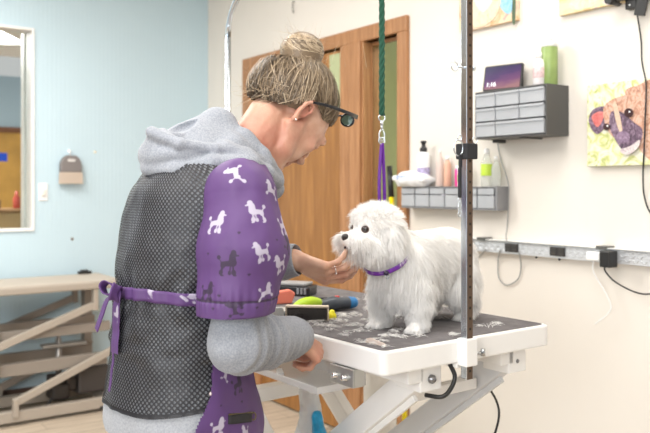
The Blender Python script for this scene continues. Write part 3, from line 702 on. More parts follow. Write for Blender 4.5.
canvas('upper painting in cream and orange behind the top of the chrome post', 459, 516.5, 33, .022, [(.62, .36, .18), (.75, .55, .34), (.78, .62, .45), (.5, .35, .3)], 21,
    [('painted_sky', [(.2, .5, .7), (.42, .62, .75)], [(.72, .25), (.9, .1), (.97, .4), (.97, .97), (.72, .97), (.78, .6)]),
     ('painted_border', [(.03, .06, .03), (.1, .16, .08)], [(.93, .03), (.985, .03), (.985, .97), (.93, .97), (.95, .5)]),
     ('painted_face', [(.72, .5, .33), (.85, .72, .52), (.8, .6, .4)], [(.15, .1), (.45, .02), (.7, .15), (.75, .5), (.6, .85), (.25, .85), (.08, .5)]),
     ('painted_muzzle', [(.8, .75, .6), (.85, .8, .72)], [(.3, .35), (.45, .2), (.6, .3), (.62, .5), (.45, .6), (.3, .5)]),
     ('painted_nose', [(.06, .04, .06), (.2, .12, .15)], [(.38, .48), (.48, .42), (.56, .5), (.48, .56)])])
canvas('upper right painting with yellow and violet daubs below the ceiling', 559, 628, 16, .022, [(.5, .36, .3), (.68, .5, .22), (.8, .66, .4), (.36, .3, .42)], 33,
    [('painted_face', [(.7, .55, .35), (.85, .75, .55)], [(.15, .1), (.5, .03), (.72, .2), (.7, .6), (.45, .8), (.2, .6)]),
     ('painted_violet', [(.2, .17, .28), (.4, .38, .45)], [(.72, .1), (.95, .05), (.97, .5), (.8, .6), (.7, .35)]),
     ('painted_eye', [(.75, .78, .8), (.3, .3, .4)], [(.35, .2), (.45, .12), (.55, .2), (.45, .28)])])

# ================================================================== YELLOW HANDLED MOP + WHITE BIN (behind the table)
xq, yq = wx(399, .13)
base = Vector(wpt(wx(408, .17)[0], .17, 0)); top = Vector(wpt(wx(389.5, .035)[0], .035, 1.42))
mp_ = thing('floor_squeegee', 'yellow and black long handled squeegee leaning beside the sidelight', 'squeegee', base, WR)
Mi = Matrix.Rotation(-WR, 4, 'Z') @ Matrix.Translation(-base)
tl = Mi @ top; kz = (1.27 / 1.42)
MB().cyl((0, 0, .05), tl * kz, .0125).build('handle', mat('yellow plastic', (.85, .68, .01), .4), mp_)
MB().cyl(tl * kz, tl, .0135).build('grip', M_bk, mp_)
MB().box(-.15, .15, -.02, .02, 0.012, .055, .006).box(-.16, .16, -.004, .004, 0, .02).build('head', M_bk, mp_)
wbn = thing('waste_bin', 'white cylindrical bin on the floor behind the grooming table', 'bin', (at(380, 400, 2.95).x, 2.95, 0))
MB().lathe([(.052, 0), (.058, .004), (.064, .7), (.067, .705), (.067, .715), (.06, .715), (.055, .02), (.001, .02)], 32).build('bin_body', mat('cream white plastic', (.84, .82, .78), .35), wbn)
MB().lathe([(.069, .715), (.069, .725), (.05, .745), (.0, .75)], 32).build('lid', M_wp, wbn)
# ================================================================== MAIN GROOMING TABLE
TR = math.atan2(.6, .8); TO = Vector((.13, 1.75, 0)); TZ = .95
def tl2w(x, y, z=0): return Vector((TO.x + .8 * x - .6 * y, TO.y + .6 * x + .8 * y, z))
def w2t(p): d = Vector(p) - TO; return (.8 * d.x + .6 * d.y, -.6 * d.x + .8 * d.y)
M_tw = mat('white powder coat', (.84, .83, .81), .35)
M_ts = mat('silver white steel', (.66, .67, .69), .35, .15)
M_mat = mat('dark rubber table mat', (.15, .138, .14), .85, bump=.35, bscale=260, var=.25, vscale=30)
TX, TY = .60, 1.13; PX = .258
gt = thing('grooming_table', 'white scissor lift grooming table with dark rubber mat under the white dog', 'grooming table', TO, TR)
def slab(mb, x0, x1, y0, y1, z0, z1, r, bev):
    mb.prism([(x, y) for x, y in rrect(x1 - x0, y1 - y0, r, 6, (x0 + x1) / 2, (y0 + y1) / 2)], z0, z1, M=Matrix(((1, 0, 0, 0), (0, 0, 1, 0), (0, 1, 0, 0), (0, 0, 0, 1))), bev=bev)
b = MB(); slab(b, 0, TX, 0, TY, TZ - .058, TZ - .002, .02, .005); b.build('table_frame', M_tw, gt)
b = MB(); slab(b, .012, TX - .012, .012, TY - .012, TZ - .003, TZ, .015, .001); b.build('rubber_mat', M_mat, gt)
ZB = TZ - .058
b = MB()
for xx in (.13, .46): b.beam((xx, .03, ZB - .02), (xx, TY - .03, ZB - .02), .05, .04, .003)
b.build('under_rail', M_tw, gt)
X1, X2 = .15, .47
for xx, nm in ((X1, 'lift_arm'), (X2, 'lift_arm')):
    b = MB(); b.beam((xx + .03, .07, .86), (xx + .03, 1.05, .10), .045, .065, .004); b.beam((xx + .03 + .0, .085, .80), (xx + .03, 1.02, .08), .012, .02, .001); b.build(nm, M_ts if xx == X2 else M_tw, gt)
    b = MB(); b.beam((xx - .03, 1.06, .86), (xx - .03, .10, .10), .04, .06, .004); b.build(nm, M_tw, gt)
b = MB(); 
for xx in (X1, X2): b.beam((xx - .04, .03, .04), (xx - .04, TY - .04, .04), .04, .05, .004)
for yy in (.05, TY - .06): b.beam((.04, yy, .04), (.54, yy, .04), .05, .05, .004)
for xx in (.05, .53):
    for yy in (.05, TY - .06): b.cyl((xx, yy, 0), (xx, yy, .03), .02)
b.build('base_frame', M_tw, gt)
MB().cyl((X1 - .03, .56, .47), (X2 + .05, .56, .47), .014).build('cross_bar', M_tw, gt)
MB().beam((X1 + .055, .16, .78), (X2 + .0, .16, .78), .03, .03, .003).build('cross_bar', M_tw, gt)
MB().beam((X1 - .03, .80, .66), (X2 + .04, .80, .66), .05, .045, .004).build('cross_bar', M_tw, gt)
# bracket with bolts below the short edge
for xx in (X1 + .0, X2 - .0):
    b = MB(); b.box(xx - .005, xx + .065, .03, .12, ZB - .065, ZB - .001, .003); b.mi = 1; b.lathe([(.011, 0), (.011, .006), (.007, .009), (.006, .012)] if xx == X1 else [(.006, 0), (.005, .002)], 12, M=Matrix.Translation((xx + .03, .03, ZB - .035)) @ Matrix.Rotation(R(90), 4, 'X')); b.build('pivot_bracket', [M_tw, mat('grey bolt', (.25, .25, .26), .3, .8)], gt)
b = MB(); b.box(.18, .42, .35, .55, .10, .24, .01); b.build('motor', M_bk, gt)
b = MB(); b.tube(cat([(.232, .02, ZB - .002), (.243, .012, ZB - .035), (.228, .014, .826), (.205, .02, .812), (.19, .06, .81)]), .0055, 8); b.build('control_cable', M_bk, gt)
wc = lambda p: (*w2t(p), p[2])
MB().tube(cat([wc(p) for p in (tl2w(.50, .16, ZB - .01), at(486, 380, 2.25), at(496, 400, 2.3), at(499, 415, 2.3), at(494, 436, 2.3), at(480, 470, 2.3), Vector((at(470, 500, 2.3).x, 2.35, .01)))]), .0035, 8).build('power_cord', M_bk, gt)
# steel plate with two bolts on the long side
yA = .34
b = MB(); b.box(-.006, -.001, .10, .19, ZB - .045, ZB - .001, .002); b.box(-.001, .03, .10, .19, ZB - .045, ZB - .001, .002)
b.mi = 1
for yy in (.125, .162):
    b.lathe([(.009, 0), (.009, .004), (.006, .008), (.006, .014), (.002, .014)], 6, M=Matrix.Translation((-.006, yy, ZB - .024)) @ Matrix.Rotation(R(-90), 4, 'Y'))
b.build('fixing_plate', [mat('brushed steel', (.5, .5, .48), .35, .8), mat('bright steel', (.75, .75, .76), .2, 1.0)], gt)

# ---- clear tool tray hanging under the long edge
ty = thing('tool_tray', 'clear plastic tool tray hanging under the long edge of the white table', 'tray', tl2w(.02, .25, 0), TR)
M_ac = mat('frosted acrylic', (.88, .88, .88), .2, alpha=.55)
b = MB(); z0 = .80
b.box(-.02, .14, 0, .36, z0, z0 + .004, .001); b.box(-.02, -.016, 0, .36, z0 + .004, z0 + .018, .001); b.box(.136, .14, 0, .36, z0 + .004, ZB - .001, .001); b.box(-.02, .14, 0, .004, z0 + .004, z0 + .018, .001); b.box(-.02, .14, .356, .36, z0 + .004, z0 + .018, .001)
b.build('tray_body', M_ac, ty)
b = MB(); b.box(.0, .03, .30, .34, z0 + .004, z0 + .02, .003); b.build('holder', M_wp, ty)
tag(MB().prism([(-.02, 0), (.05, .0), (.055, .008), (-.02, .012)], -.008, .008, bev=.002).build('tray_comb', M_wp, loc=tl2w(.03, .46, z0 + .004), rz=TR + R(60)), 'white plastic comb lying in the clear tool tray', 'comb')
# ---- plastic bag with blue content hanging below
bgp = tl2w(.10, .42, 0); F = Field((-.07, -.06, .50), (.07, .06, .80), .004)
F.cap((0, 0, .745), (0, 0, .775), .016, .022, k=.02).cap((0, 0, .60), (0, 0, .74), .05, .02, k=.03).ell((0, 0, .59), (.055, .04, .06), .02)
F.displace(lambda P: .007 * vnoise(P * np.array([1, 1, .35]), 60, 9) + .003 * vnoise(P, 110, 2))
V, Q = F.mesh(); o = link('plastic_bag', mesh_np('bag', V, Q), mat('thin clear film', (.85, .87, .87), .15, trans=.35, ior=1.1), loc=bgp, rz=0); tag(o, 'bunched clear plastic bag hanging below the tool tray', 'bag')
F = Field((-.06, -.07, .48), (.08, .05, .74), .004); F.cap((.045, -.035, .56), (.02, -.045, .70), .036, .014, k=.02); F.displace(lambda P: .006 * vnoise(P * np.array([1, 1, .3]), 70, 4))
V, Q = F.mesh(); o = link('glove', mesh_np('glove', V, Q), mat('bright blue film', (.02, .32, .58), .3, var=.3, vscale=40), loc=bgp, rz=0); tag(o, 'bright blue crumpled glove hanging against the clear plastic bag', 'glove')

# ================================================================== GROOMING ARM (posts, top bar, clamps)
M_ch = mat('chrome', (.70, .76, .82), .22, 1.0)  # bluish base colour carries the blue wall's reflection
ga = thing('grooming_gantry', 'chrome overhead grooming gantry with posts clamped to the white table', 'grooming gantry', tl2w(PX, 0, 0), TR)
Mt = Matrix()
ya, yb, ztop = -.013, TY + .016, 2.02
def post(y, z0, zt, holes):
    b = MB(); w = .0102
    b.box(-w, w, y - w, y + w, z0, zt, .002)
    o = b.build('post', M_ch, ga)
    if holes:
        MB().box(-w + .001, w - .001, y - w - .0008, y - w + .001, z0, zt, 0).build('perforated_face', mat('dark brown face', (.12, .08, .055), .4, .6), o)  # thin dark brown strip laid over this face of the post
        b = MB(); z = z0 + .02
        while z < zt - .02:
            b.cyl((0, y - w - .0012, z), (0, y - w + .001, z), 0.0034, n=10); z += .0254
        b.build('holes', mat('hole black', (.01, .008, .006), .6), o)
    return o
post(ya, .855, 2.02, True)
b = MB(); b.cyl((0, yb, .80), (0, yb, 1.86), .011); b.build('post', M_ch, ga)
b = MB(); pts = [(0, yb, 1.86)]
for i in range(0, 7): a = R(15 * i); pts.append((0, yb - .16 + .16 * math.cos(a), 1.86 + .16 * math.sin(a)))
pts += [(0, .2, 2.02), (0, ya, 2.02)]
b.tube(pts, .010, 14); b.build('overhead_bar', M_ch, ga)
b = MB(); b.box(-.02, .02, ya - .018, .001, ZB - .005, TZ + .004, .003); b.box(-.02, .02, -.0, .05, ZB - .012, ZB, .002); b.build('clamp', M_tw, ga)
b = MB(); b.cyl((.02, -.016, .912), (.055, -.016, .912), .0045); b.cyl((.055, -.016, .903), (.055, -.016, .921), .006); b.cyl((.02, -.016, .912), (.027, -.016, .912), .010, n=6); b.build('clamp_screw', mat('dull chrome', (.5, .52, .54), .25, 1.0), ga)
b = MB(); b.box(-.02, .02, yb - .016, yb + .018, ZB - .03, TZ + .004, .003); b.build('clamp', M_tw, ga)
b = MB(); b.cyl((0, yb, 1.345), (0, yb, 1.365), .0135); b.cyl((-.03, yb, 1.355), (.03, yb, 1.355), .003); b.build('adjuster', M_ch, ga)
# ring pin on the post
b = MB(); zr = wz(70, 1.93); b.cyl((-.03, ya, zr), (.024, ya, zr), .003); b.cyl((.018, ya, zr), (.026, ya, zr), .006)
b.tube([(-.042 + .011 * math.cos(a), ya, zr + .011 * math.sin(a)) for a in [i * 2 * math.pi / 14 for i in range(14)]], .0016, 6, closed=True); b.build('ring_pin', M_ch, ga)

# ---- black restraint strap buckled round the post
M_nl = mat('black webbing', (.025, .025, .028), .8, bump=.2, bscale=300)
st = thing('tether_strap', 'black webbing strap with rings buckled round the chrome post', 'strap', tl2w(PX, ya, 0), TR)
zc = wz(152, 1.92)
b = MB(); b.box(-.019, .019, -.0195, .0195, zc - .019, zc + .019, .003); b.build('band', M_nl, st)
b = MB()
def ring(mb, c, r, t, ax='Y', ry=1.0):
    mb.tube([(c[0] + r * math.cos(a), c[1], c[2] + r * ry * math.sin(a)) for a in [i * 2 * math.pi / 16 for i in range(16)]], t, 6, closed=True)
ring(b, (-.034, -.005, zc + .008), .016, .0018, ry=1.2); b.build('ring', M_ch, st)
b = MB(); ring(b, (-.03, -.005, zc + .032), .007, .0016); b.build('ring', M_ch, st)
b = MB(); ring(b, (.018, -.01, zc + .027), .008, .0015); b.build('ring', M_ch, st)
b = MB(); b.box(-.034, -.026, -.009, -.002, zc - .112, zc - .04, .002); b.box(-.0325, -.0245, -.009, -.003, zc - .04, zc - .008, .001); b.build('webbing', M_nl, st)
for i in range(5): b = MB(); ring(b, (-.031 + .002 * (i % 2), -.005, zc - .118 - i * .0085), .0046, .0013, ry=1.3); b.build('chain_link', M_ch, st)

# ================================================================== GREEN ROPE + PURPLE NOOSE
rp = tl2w(PX, .30, 0)
zt_ = 2.010; zb_ = at(384, 119, rp.y).z
tr_ = thing('tether_rope', 'dark green braided rope hanging from the chrome overhead bar', 'rope', (rp.x, rp.y, zb_), 0)
pts = []; L = zt_ - zb_ + .01; n = 90
b = MB()
for ph in (0, math.pi * 2 / 3, math.pi * 4 / 3):
    b.tube([(.0042 * math.cos(ph + i * .55), .0042 * math.sin(ph + i * .55), .01 + L * i / n - .0) for i in range(n + 1)], .0046 if ph else .0048, 8)
b.build('braid', mat('dark green braid', (.015, .085, .05), .75, bump=.3, bscale=400), tr_)
b = MB(); ring(b, (0, 0, .003), .009, .0018); b.cyl((0, 0, -.006), (0, 0, -.016), .0045); b.cyl((0, 0, -.016), (0, 0, -.030), .003)
b.tube([(.0075 * math.sin(a), 0, -.045 + .016 * math.cos(a)) for a in [i * 2 * math.pi / 16 for i in range(16)]], .0018, 6, closed=True); b.build('snap_hook', M_ch, tr_)
M_pw = mat('purple webbing', (.14, .025, .30), .6, bump=.15, bscale=300)
zn = zb_ - .056; zl = at(384, 210, rp.y).z
ns = thing('grooming_noose', 'purple webbing noose hanging from the green rope hook', 'noose', (rp.x, rp.y, zn), 0)
b = MB(); ring(b, (0, 0, -.004), .0085, .0017); b.build('ring', M_ch, ns)
h = zn - zl; path = cat([(0, 0, -.01), (-.003, .002, -.04), (-.007, .004, -h * .6), (-.005, .003, -h + .006), (.002, .0, -h), (.007, -.002, -h + .012), (.006, -.003, -h * .6), (.003, -.001, -.04), (0.001, 0, -.01)], 5)
def strap(mb, pts, w, t, side):
    P = [Vector(p) for p in pts]; S = Vector(side).normalized(); vs = []; rings = []
    for i, p in enumerate(P):
        d = (P[min(i + 1, len(P) - 1)] - P[max(i - 1, 0)]).normalized(); nn = d.cross(S).normalized()
        r = [mb.bm.verts.new(p + S * w / 2 * a + nn * t / 2 * c) for a, c in ((-1, -1), (1, -1), (1, 1), (-1, 1))]; rings.append(r); vs += r
    for ra, rb in zip(rings, rings[1:]):
        for j in range(4): mb.bm.faces.new((ra[j], ra[(j + 1) % 4], rb[(j + 1) % 4], rb[j]))
    mb.bm.faces.new(rings[0][::-1]); mb.bm.faces.new(rings[-1]); mb._fin(vs, None, False); return mb
strap(MB(), path, .012, .002, (.55, -.83, 0)).build('loop', M_pw, ns)

# ================================================================== TOOLS AND HAIR ON THE MAT
def ontab(name, label, cat_, px, py, rz=0.0, dz=0.0): p = onz(px, py, TZ); return thing(name, label, cat_, (p.x, p.y, TZ + dz), rz)
# slicker brush: long head facing camera, green handle to the back left
sb = ontab('slicker_brush', 'slicker brush with beige head and lime green handle on the mat', 'brush', 307, 321, R(-6))
b = MB(); b.box(-.060, .060, -.006, .014, .036, .043, .003); b.box(-.060, .060, .006, .014, .0, .040, .002); b.box(-.060, -.056, -.004, .012, .004, .04, .001); b.box(.056, .060, -.004, .012, .004, .04, .001); b.build('head', mat('beige plastic', (.66, .56, .44), .4), sb)
MB().box(-.055, .055, .003, .0065, .002, .036, .0005).build('pin_pad', mat('dark grey pad', (.10, .09, .085), .8), sb)
b = MB()
for i in range(36):
    for j in range(7):
        x_ = -.054 + i * .108 / 35; z_ = .006 + j * .0045; b.beam((x_, .002, z_), (x_ + .001, -.012, z_ - .003), .0008, .0008, 0)
b.build('pins', mat('pin steel', (.35, .34, .33), .35, .8), sb)
b = MB(); b.tube(cat([(-.040, .02, .028), (-.022, .045, .036), (.0, .075, .040), (.022, .105, .036)], 8), [.012 + .006 * math.sin(math.pi * i / 24) for i in range(25)], 14); b.build('handle', mat('lime green rubber', (.42, .62, .02), .45), sb)
b = MB(); b.tube(cat([(-.04, .012, .012), (-.06, .03, .012), (-.065, .05, .012)]), .008, 10); b.build('neck', M_bk, sb)
# clippers
cl = ontab('clippers', 'dark grey cordless clippers with blue end beside the slicker brush', 'clippers', 333, 311, R(28))
F = Field((-.09, -.04, -.005), (.09, .04, .06), .003); F.chain([(-.045, 0, .019), (0, 0, .022), (.05, 0, .021)], [.017, .020, .018], k=.01); V, Q = F.mesh(); link('housing', mesh_np('clip', V, Q), mat('slate grey plastic', (.06, .07, .085), .35), cl)
F = Field((.02, -.04, -.005), (.1, .04, .06), .003); F.cap((.058, 0, .021), (.068, 0, .021), .0185, .017, k=.01); V, Q = F.mesh(); link('end_cap', mesh_np('clipb', V, Q), mat('clipper blue', (.03, .18, .42), .35), cl)
b = MB(); b.box(-.085, -.058, -.020, .020, .008, .03, .003); b.box(-.095, -.08, -.021, .021, .006, .012, .001); b.build('blade', mat('blade steel', (.5, .5, .5), .3, .9), cl)
b = MB(); b.box(.005, .02, -.006, .006, .038, .044, .002); b.build('switch', mat('red plastic', (.6, .04, .04), .4), cl)
t = ontab('nozzle_cap', 'small bright yellow cap at the right end of the slicker brush', 'cap', 332, 319, 0)
MB().lathe([(.012, 0), (.013, .002), (.012, .014), (.008, .018), (.007, .024), (.003, .026)], 18).build('cap_body', mat('yellow cap', (.85, .75, .02), .4), t)
# orange comb / thinning card
oc_ = ontab('nail_clippers', 'salmon orange plastic handled clippers behind the slicker brush', 'clippers', 276, 304, R(20))
b = MB(); b.prism([(-.045, 0), (.05, 0), (.062, .032), (.045, .045), (.0, .040), (-.04, .03)], -.012, .012, bev=.005); b.prism([(-.075, 0), (-.04, 0), (-.038, .028), (-.07, .024)], -.01, .01, bev=.004); b.build('handle', mat('salmon plastic', (.80, .22, .15), .45), oc_)
b = MB(); b.prism([(-.065, .02), (-.03, .025), (-.03, .032), (-.065, .03)], -.013, .013, bev=.001); b.build('blade', mat('blade steel', (.5, .5, .5), .3, .9), oc_)
bc = ontab('blade_case', 'black clipper blade case with grey lid at the back of the mat', 'case', 293, 294.5, R(-20))
b = MB(); b.box(-.075, .075, -.04, .04, 0, .034, .006); b.build('case_body', mat('glossy black', (.02, .02, .024), .25), bc); b = MB(); b.box(-.07, .06, -.036, .036, .0345, .044, .003); b.build('lid', mat('grey lid', (.33, .33, .33), .4), bc)
b = MB(); 
for k in range(3): b.box(.03 + k * .013, .038 + k * .013, -.042, -.04, .008, .028, .0005)
b.build('latch', mat('latch grey', (.4, .42, .45), .3, .5), bc)
dt = ontab('deshedding_tool', 'grey metal comb tool lying by the purple sleeve', 'comb', 277, 316, R(-50))
b = MB(); b.prism([(-.04, 0), (.045, .0), (.05, .012), (.03, .03), (-.03, .022)], -.006, .006, bev=.003); b.build('blade', mat('dull metal', (.42, .40, .38), .4, .6), dt)
b = MB(); b.cyl((.045, 0, .012), (.11, .0, .012), .010); b.build('handle', mat('dark handle', (.07, .06, .06), .5), dt)
hc = ontab('comb', 'thin pale comb lying at the front corner of the rubber mat', 'comb', 376, 344, R(-52))
b = MB(); b.prism([(-.032, 0), (.034, 0), (.03, .006), (-.02, .012), (-.034, .008)], -.002, .002, bev=.0008)
for i in range(20): b.beam((-.028 + i * .003, 0, .006), (-.028 + i * .003, -.012, .002), .0012, .001, 0)
b.build('comb_body', mat('pale brown plastic', (.62, .52, .46), .4), hc)
lc = ontab('leash_clip', 'small black and grey blade brush lying behind the clippers', 'brush', 318, 301, R(10))
b = MB(); b.box(-.03, .05, -.01, .01, 0, .012, .003); b.build('brush_body', mat('dark grey plastic', (.05, .05, .055), .5), lc)

# loose clipped fur: countless, one object
paths = []; spots = []
rg = np.random.default_rng(5)
cl_px = [(352, 318, 22, 500), (345, 328, 16, 260), (368, 334, 18, 260), (392, 338, 12, 170), (360, 309, 12, 200), (442, 336, 9, 160), (300, 322, 14, 300), (281, 316, 12, 420), (300, 316, 16, 300), (325, 326, 14, 260), (348, 316, 10, 250), (372, 322, 12, 200), (405, 332, 12, 180), (388, 345, 10, 80), (272, 312, 7, 200), (338, 306, 10, 160), (330, 329, 9, 160), (385, 325, 16, 130), (404, 338, 8, 90), (318, 310, 10, 120), (340, 300, 10, 150), (358, 300, 14, 150), (480, 327, 10, 100), (497, 325, 7, 60), (395, 318, 12, 160), (430, 318, 12, 120)]
for px, py, sp, cnt in cl_px:
    c = onz(px, py, TZ)
    cnt = int(cnt * .42); nt_ = max(3, cnt // 17)
    for t in range(nt_):
        tc = np.array([c.x, c.y]) + rg.normal(size=2) * sp / 780 * 1.6
        rad = rg.uniform(.002, .014); hd = rg.uniform(0, 6.28)
        for k in range(int(cnt / nt_)):
            a = hd + rg.normal() * .5; L = rg.uniform(.008, .024); p = tc + rg.normal(size=2) * rad * .5
            q = w2t((p[0], p[1], 0))
            if not (.02 < q[0] < TX - .03 and .02 < q[1] < TY - .03): continue
            h0 = rg.uniform(.0005, .006); d = np.array([math.cos(a), math.sin(a)]); cr = rg.normal() * .4; e = np.array([-d[1], d[0]])
            paths.append([[*(p + d * L * s + e * L * cr * s * s), TZ + h0 + .008 * rad / .01 * math.sin(math.pi * s) * rg.uniform(0, .6)] for s in (0, .33, .66, 1)])
P = np.array(paths)
me = ribbons('clippings', P, np.full(len(P), .0011))
M_furl = mat('white loose fur', (.88, .86, .83), .8)
o = link('hair_clippings', me, M_furl); tag(o, 'loose white fur clippings scattered over the dark rubber mat', 'hair clippings'); o['kind'] = 'stuff'
# ================================================================== PERSON
PR = -R(55); PO = Vector((-.33, 1.75, 0)); RX, RY = math.cos(PR), math.sin(PR)
def p2w(p): return (PO.x + RX * p[0] - RY * p[1], PO.y + RY * p[0] + RX * p[1], p[2])
def w2p(w): d = (w[0] - PO.x, w[1] - PO.y); return np.array([RX * d[0] + RY * d[1], -RY * d[0] + RX * d[1], w[2]])
def dw2p(d): return np.array([RX * d[0] + RY * d[1], -RY * d[0] + RX * d[1], d[2]])
def sp(px, py, x):            # the point of the sagittal plane x=const seen at a photo pixel
    u = (px - 325) / FPX
    y = (u * (PO.y + RY * x) - PO.x - RX * x) / (-RY - u * RX)
    return np.array([x, y, wz(py, PO.y + RY * x + RX * y)])
def unit(v): v = np.asarray(v, float); return v / np.linalg.norm(v)
# head frame
PH = R(57); HU = np.array([0, math.sin(PH), math.cos(PH)]); HF0 = np.array([0, math.cos(PH), -math.sin(PH)]); YW = R(11); X0 = np.array([1.0, 0, 0]); HF = HF0 * math.cos(YW) - X0 * math.sin(YW); HX = X0 * math.cos(YW) + HF0 * math.sin(YW)
HC = sp(295, 114, 0.0)
def hp(x, f, u): return HC + (HX * x + HF * f + HU * u) * 1.06
HM = [[HX[i], HF[i], HU[i]] for i in range(3)]      # columns: side, forward, up
def hr(x=0, f=0, u=0): return HM
fb = Field((-.42, -.22, -.01), (.42, .62, 1.72), .0034)
# torso, legs (under the clothes)
fb.ell((0, 0, .88), (.155, .105, .12), .05).ell((0, .01, 1.03), (.13, .095, .14), .06).ell((0, .04, 1.2), (.145, .1, .14), .06).ell((0, .085, 1.33), (.15, .085, .085), .05)
for s in (-1, 1):
    fb.chain([(s * .085, 0, .84), (s * .095, .02, .47), (s * .10, -.01, .10)], [.085, .058, .040], .03)
    fb.chain([(s * .10, -.03, .045), (s * .105, .06, .035), (s * .11, .12, .025)], [.04, .035, .024], .02)
    fb.cap((s * .03, .15, 1.375), (s * .15, .08, 1.32), .045, .04, .04)
NB = hp(0, -.034, -.072)
fb.cap((0, .15, 1.36), NB, .060, .050, .03).cap((0, .20, 1.36), hp(0, .01, -.085), .045, .042, .03)
for s in (-1, 1): fb.cap((s * .02, .235, 1.345), hp(s * .058, -.015, -.06), .012, .014, .012)
# cranium, face
fb.ell(hp(0, -.012, .022), (.078, .097, .085), .02, HM).ell(hp(0, .035, -.035), (.064, .061, .084), .03, HM)
for s in (-1, 1):
    fb.chain([hp(s * .056, -.002, -.045), hp(s * .047, .03, -.088), hp(s * .018, .074, -.112)], [.018, .016, .015], .02)
    fb.ell(hp(s * .043, .062, -.028), (.022, .017, .017), .018, HM)
    fb.ell(hp(s * .033, .064, -.065), (.018, .016, .022), .015, HM)
fb.cap(hp(-.035, .080, .018), hp(.035, .080, .018), .012, .012, .012)
fb.ell(hp(0, .084, -.112), (.018, .014, .013), .014, HM)
for s in (-1, 1): fb.ell(hp(s * .031, .097, -.004), (.016, .014, .011), .012, HM, 'sub')
for s in (-1, 1): fb.ell(hp(s * .031, .078, -.004), (.0135, .0125, .0125), .004, HM)      # closed lids over the eyes
for s in (-1, 1): fb.cap(hp(s * .019, .0905, -.007), hp(s * .043, .084, -.008), .0022, .0018, .002)
fb.chain([hp(0, .088, .008), hp(0, .100, -.015), hp(0, .108, -.038)], [.0075, .007, .0085], .008)
for s in (-1, 1): fb.ell(hp(s * .0125, .102, -.042), (.008, .010, .008), .006, HM)
fb.ell(hp(0, .090, -.066), (.021, .0075, .0055), .006, HM).ell(hp(0, .0885, -.077), (.019, .008, .006), .006, HM)
fb.cap(hp(-.02, .0985, -.0715), hp(.02, .0985, -.0715), .0010, .0010, .002, 'sub')
# ears
for s in (-1, 1):
    e = lambda f, u, o=0: hp(s * (.074 + o), -.030 + f, -.028 + u)
    fb.ell(e(0, 0), (.008, .014, .026), .006, HM)
    fb.chain([e(.010, .002, .004), e(.012, .018, .006), e(.003, .029, .008), e(-.010, .026, .011), e(-.016, .008, .012), e(-.010, -.012, .009), e(-.001, -.027, .006), e(.006, -.026, .004)], [.0045, .0045, .0045, .0048, .0048, .0045, .0055, .004], .003)
    fb.ell(e(.003, .006, .012), (.005, .007, .014), .003, HM, 'sub'); fb.cap(e(.010, -.004, .006), e(.011, .004, .006), .004, .003, .003)
    fb.ell(e(0, -.027, .006), (.005, .007, .008), .004, HM)
# neck wrinkles
fb.displace(lambda P: .0014 * vnoise(P * np.array([1, 1.0, 1.0]), 38, 4) + .0010 * vnoise(P @ np.array([[1, 0, 0], [0, .6, -.5], [0, .5, .9]]).T * np.array([.5, 2.2, .6]), 60, 8) * (P[:, 2] > 1.36))
# ---- arms
SH_R, EL_R, WR_R = np.array([.205, .05, 1.30]), np.array([.228, .028, 1.003]), np.array([.072, .272, .966])
EL_S = np.array([.235, .0, 1.035])
SH_L, EL_L = np.array([-.195, .085, 1.30]), np.array([-.23, .17, 1.09])
lw = w2p(at(295, 260, 1.945)); WR_L = lw
fb.chain([SH_R, EL_R], [.045, .036], .03).chain([EL_R, WR_R], [.038, .024], .02).chain([SH_L, EL_L], [.045, .036], .03).chain([EL_L, WR_L], [.038, .024], .02)
def hand(F, W, D, Nn, left, curl, thumb, k=.006, sc=1.0):
    D = unit(D); Nn = unit(Nn - D * np.dot(D, Nn)); T = np.cross(D, Nn) if left else np.cross(Nn, D)
    W = np.array(W); q = lambda d, t, n: W + (D * d + T * t + Nn * n) * sc
    F.cap(W - D * .02, q(.02, 0, 0), .022 * sc, .021 * sc, k * 2)
    mc = [(.082, .030), (.086, .010), (.081, -.010), (.073, -.028)]
    rad = [.0088, .0090, .0084, .0074]; seg = [(.040, .025, .020), (.045, .028, .021), (.041, .026, .020), (.033, .020, .018)]
    for i, (d, t) in enumerate(mc):
        F.cap(q(.022, t * .55, 0), q(d, t, .003), .0135 * sc, .0118 * sc, k * 1.6)
        p = q(d, t, .003); a = 0; r = rad[i] * sc
        sp_ = [.07, .02, -.03, -.09][i]
        for j, L in enumerate(seg[i]):
            a += curl[i][j]; dd = unit(D * math.cos(a) - Nn * math.sin(a) + T * sp_)
            p2 = p + dd * L * sc; F.cap(p, p2, r * (1.0 if j == 0 else .94), r * .92 if j < 2 else r * .84, .003); F.ell(p, (r * 1.08,) * 3, .003); p = p2; r *= .94
    F.ell(q(.038, .026, -.008), (.020, .018, .016), k * 2)
    p = q(.028, .026, -.006); r = .0112 * sc
    for j, (L, dd) in enumerate(zip((.040, .032, .026), thumb)):
        v = unit(D * dd[0] + T * dd[1] + Nn * dd[2]); p2 = p + v * L * sc; F.cap(p, p2, r, r * .9, .004); p = p2; r *= .9
    return p
hdL = dw2p(unit(np.array([.93, -.12, -.36]))); hnL = dw2p(unit(np.array([-.30, -.62, -.72])))
hand(fb, WR_L, hdL, hnL, True, [(.55, .40, .25), (.62, .45, .25), (.68, .48, .28), (.75, .5, .3)], [(.75, .45, -.35), (.85, .1, -.5), (.85, -.1, -.5)], sc=1.06)
hdR = dw2p(unit(np.array([.62, .38, -.62]))); hnR = dw2p(unit(np.array([.72, -.30, .62])))
hand(fb, WR_R, hdR, hnR, False, [(1.0, .9, .5), (1.15, 1.0, .6), (1.25, 1.0, .6), (1.3, 1.0, .6)], [(.7, .5, -.5), (.8, .0, -.6), (.7, -.2, -.7)], sc=.92)
V, Q = fb.mesh(); print('body', len(V))
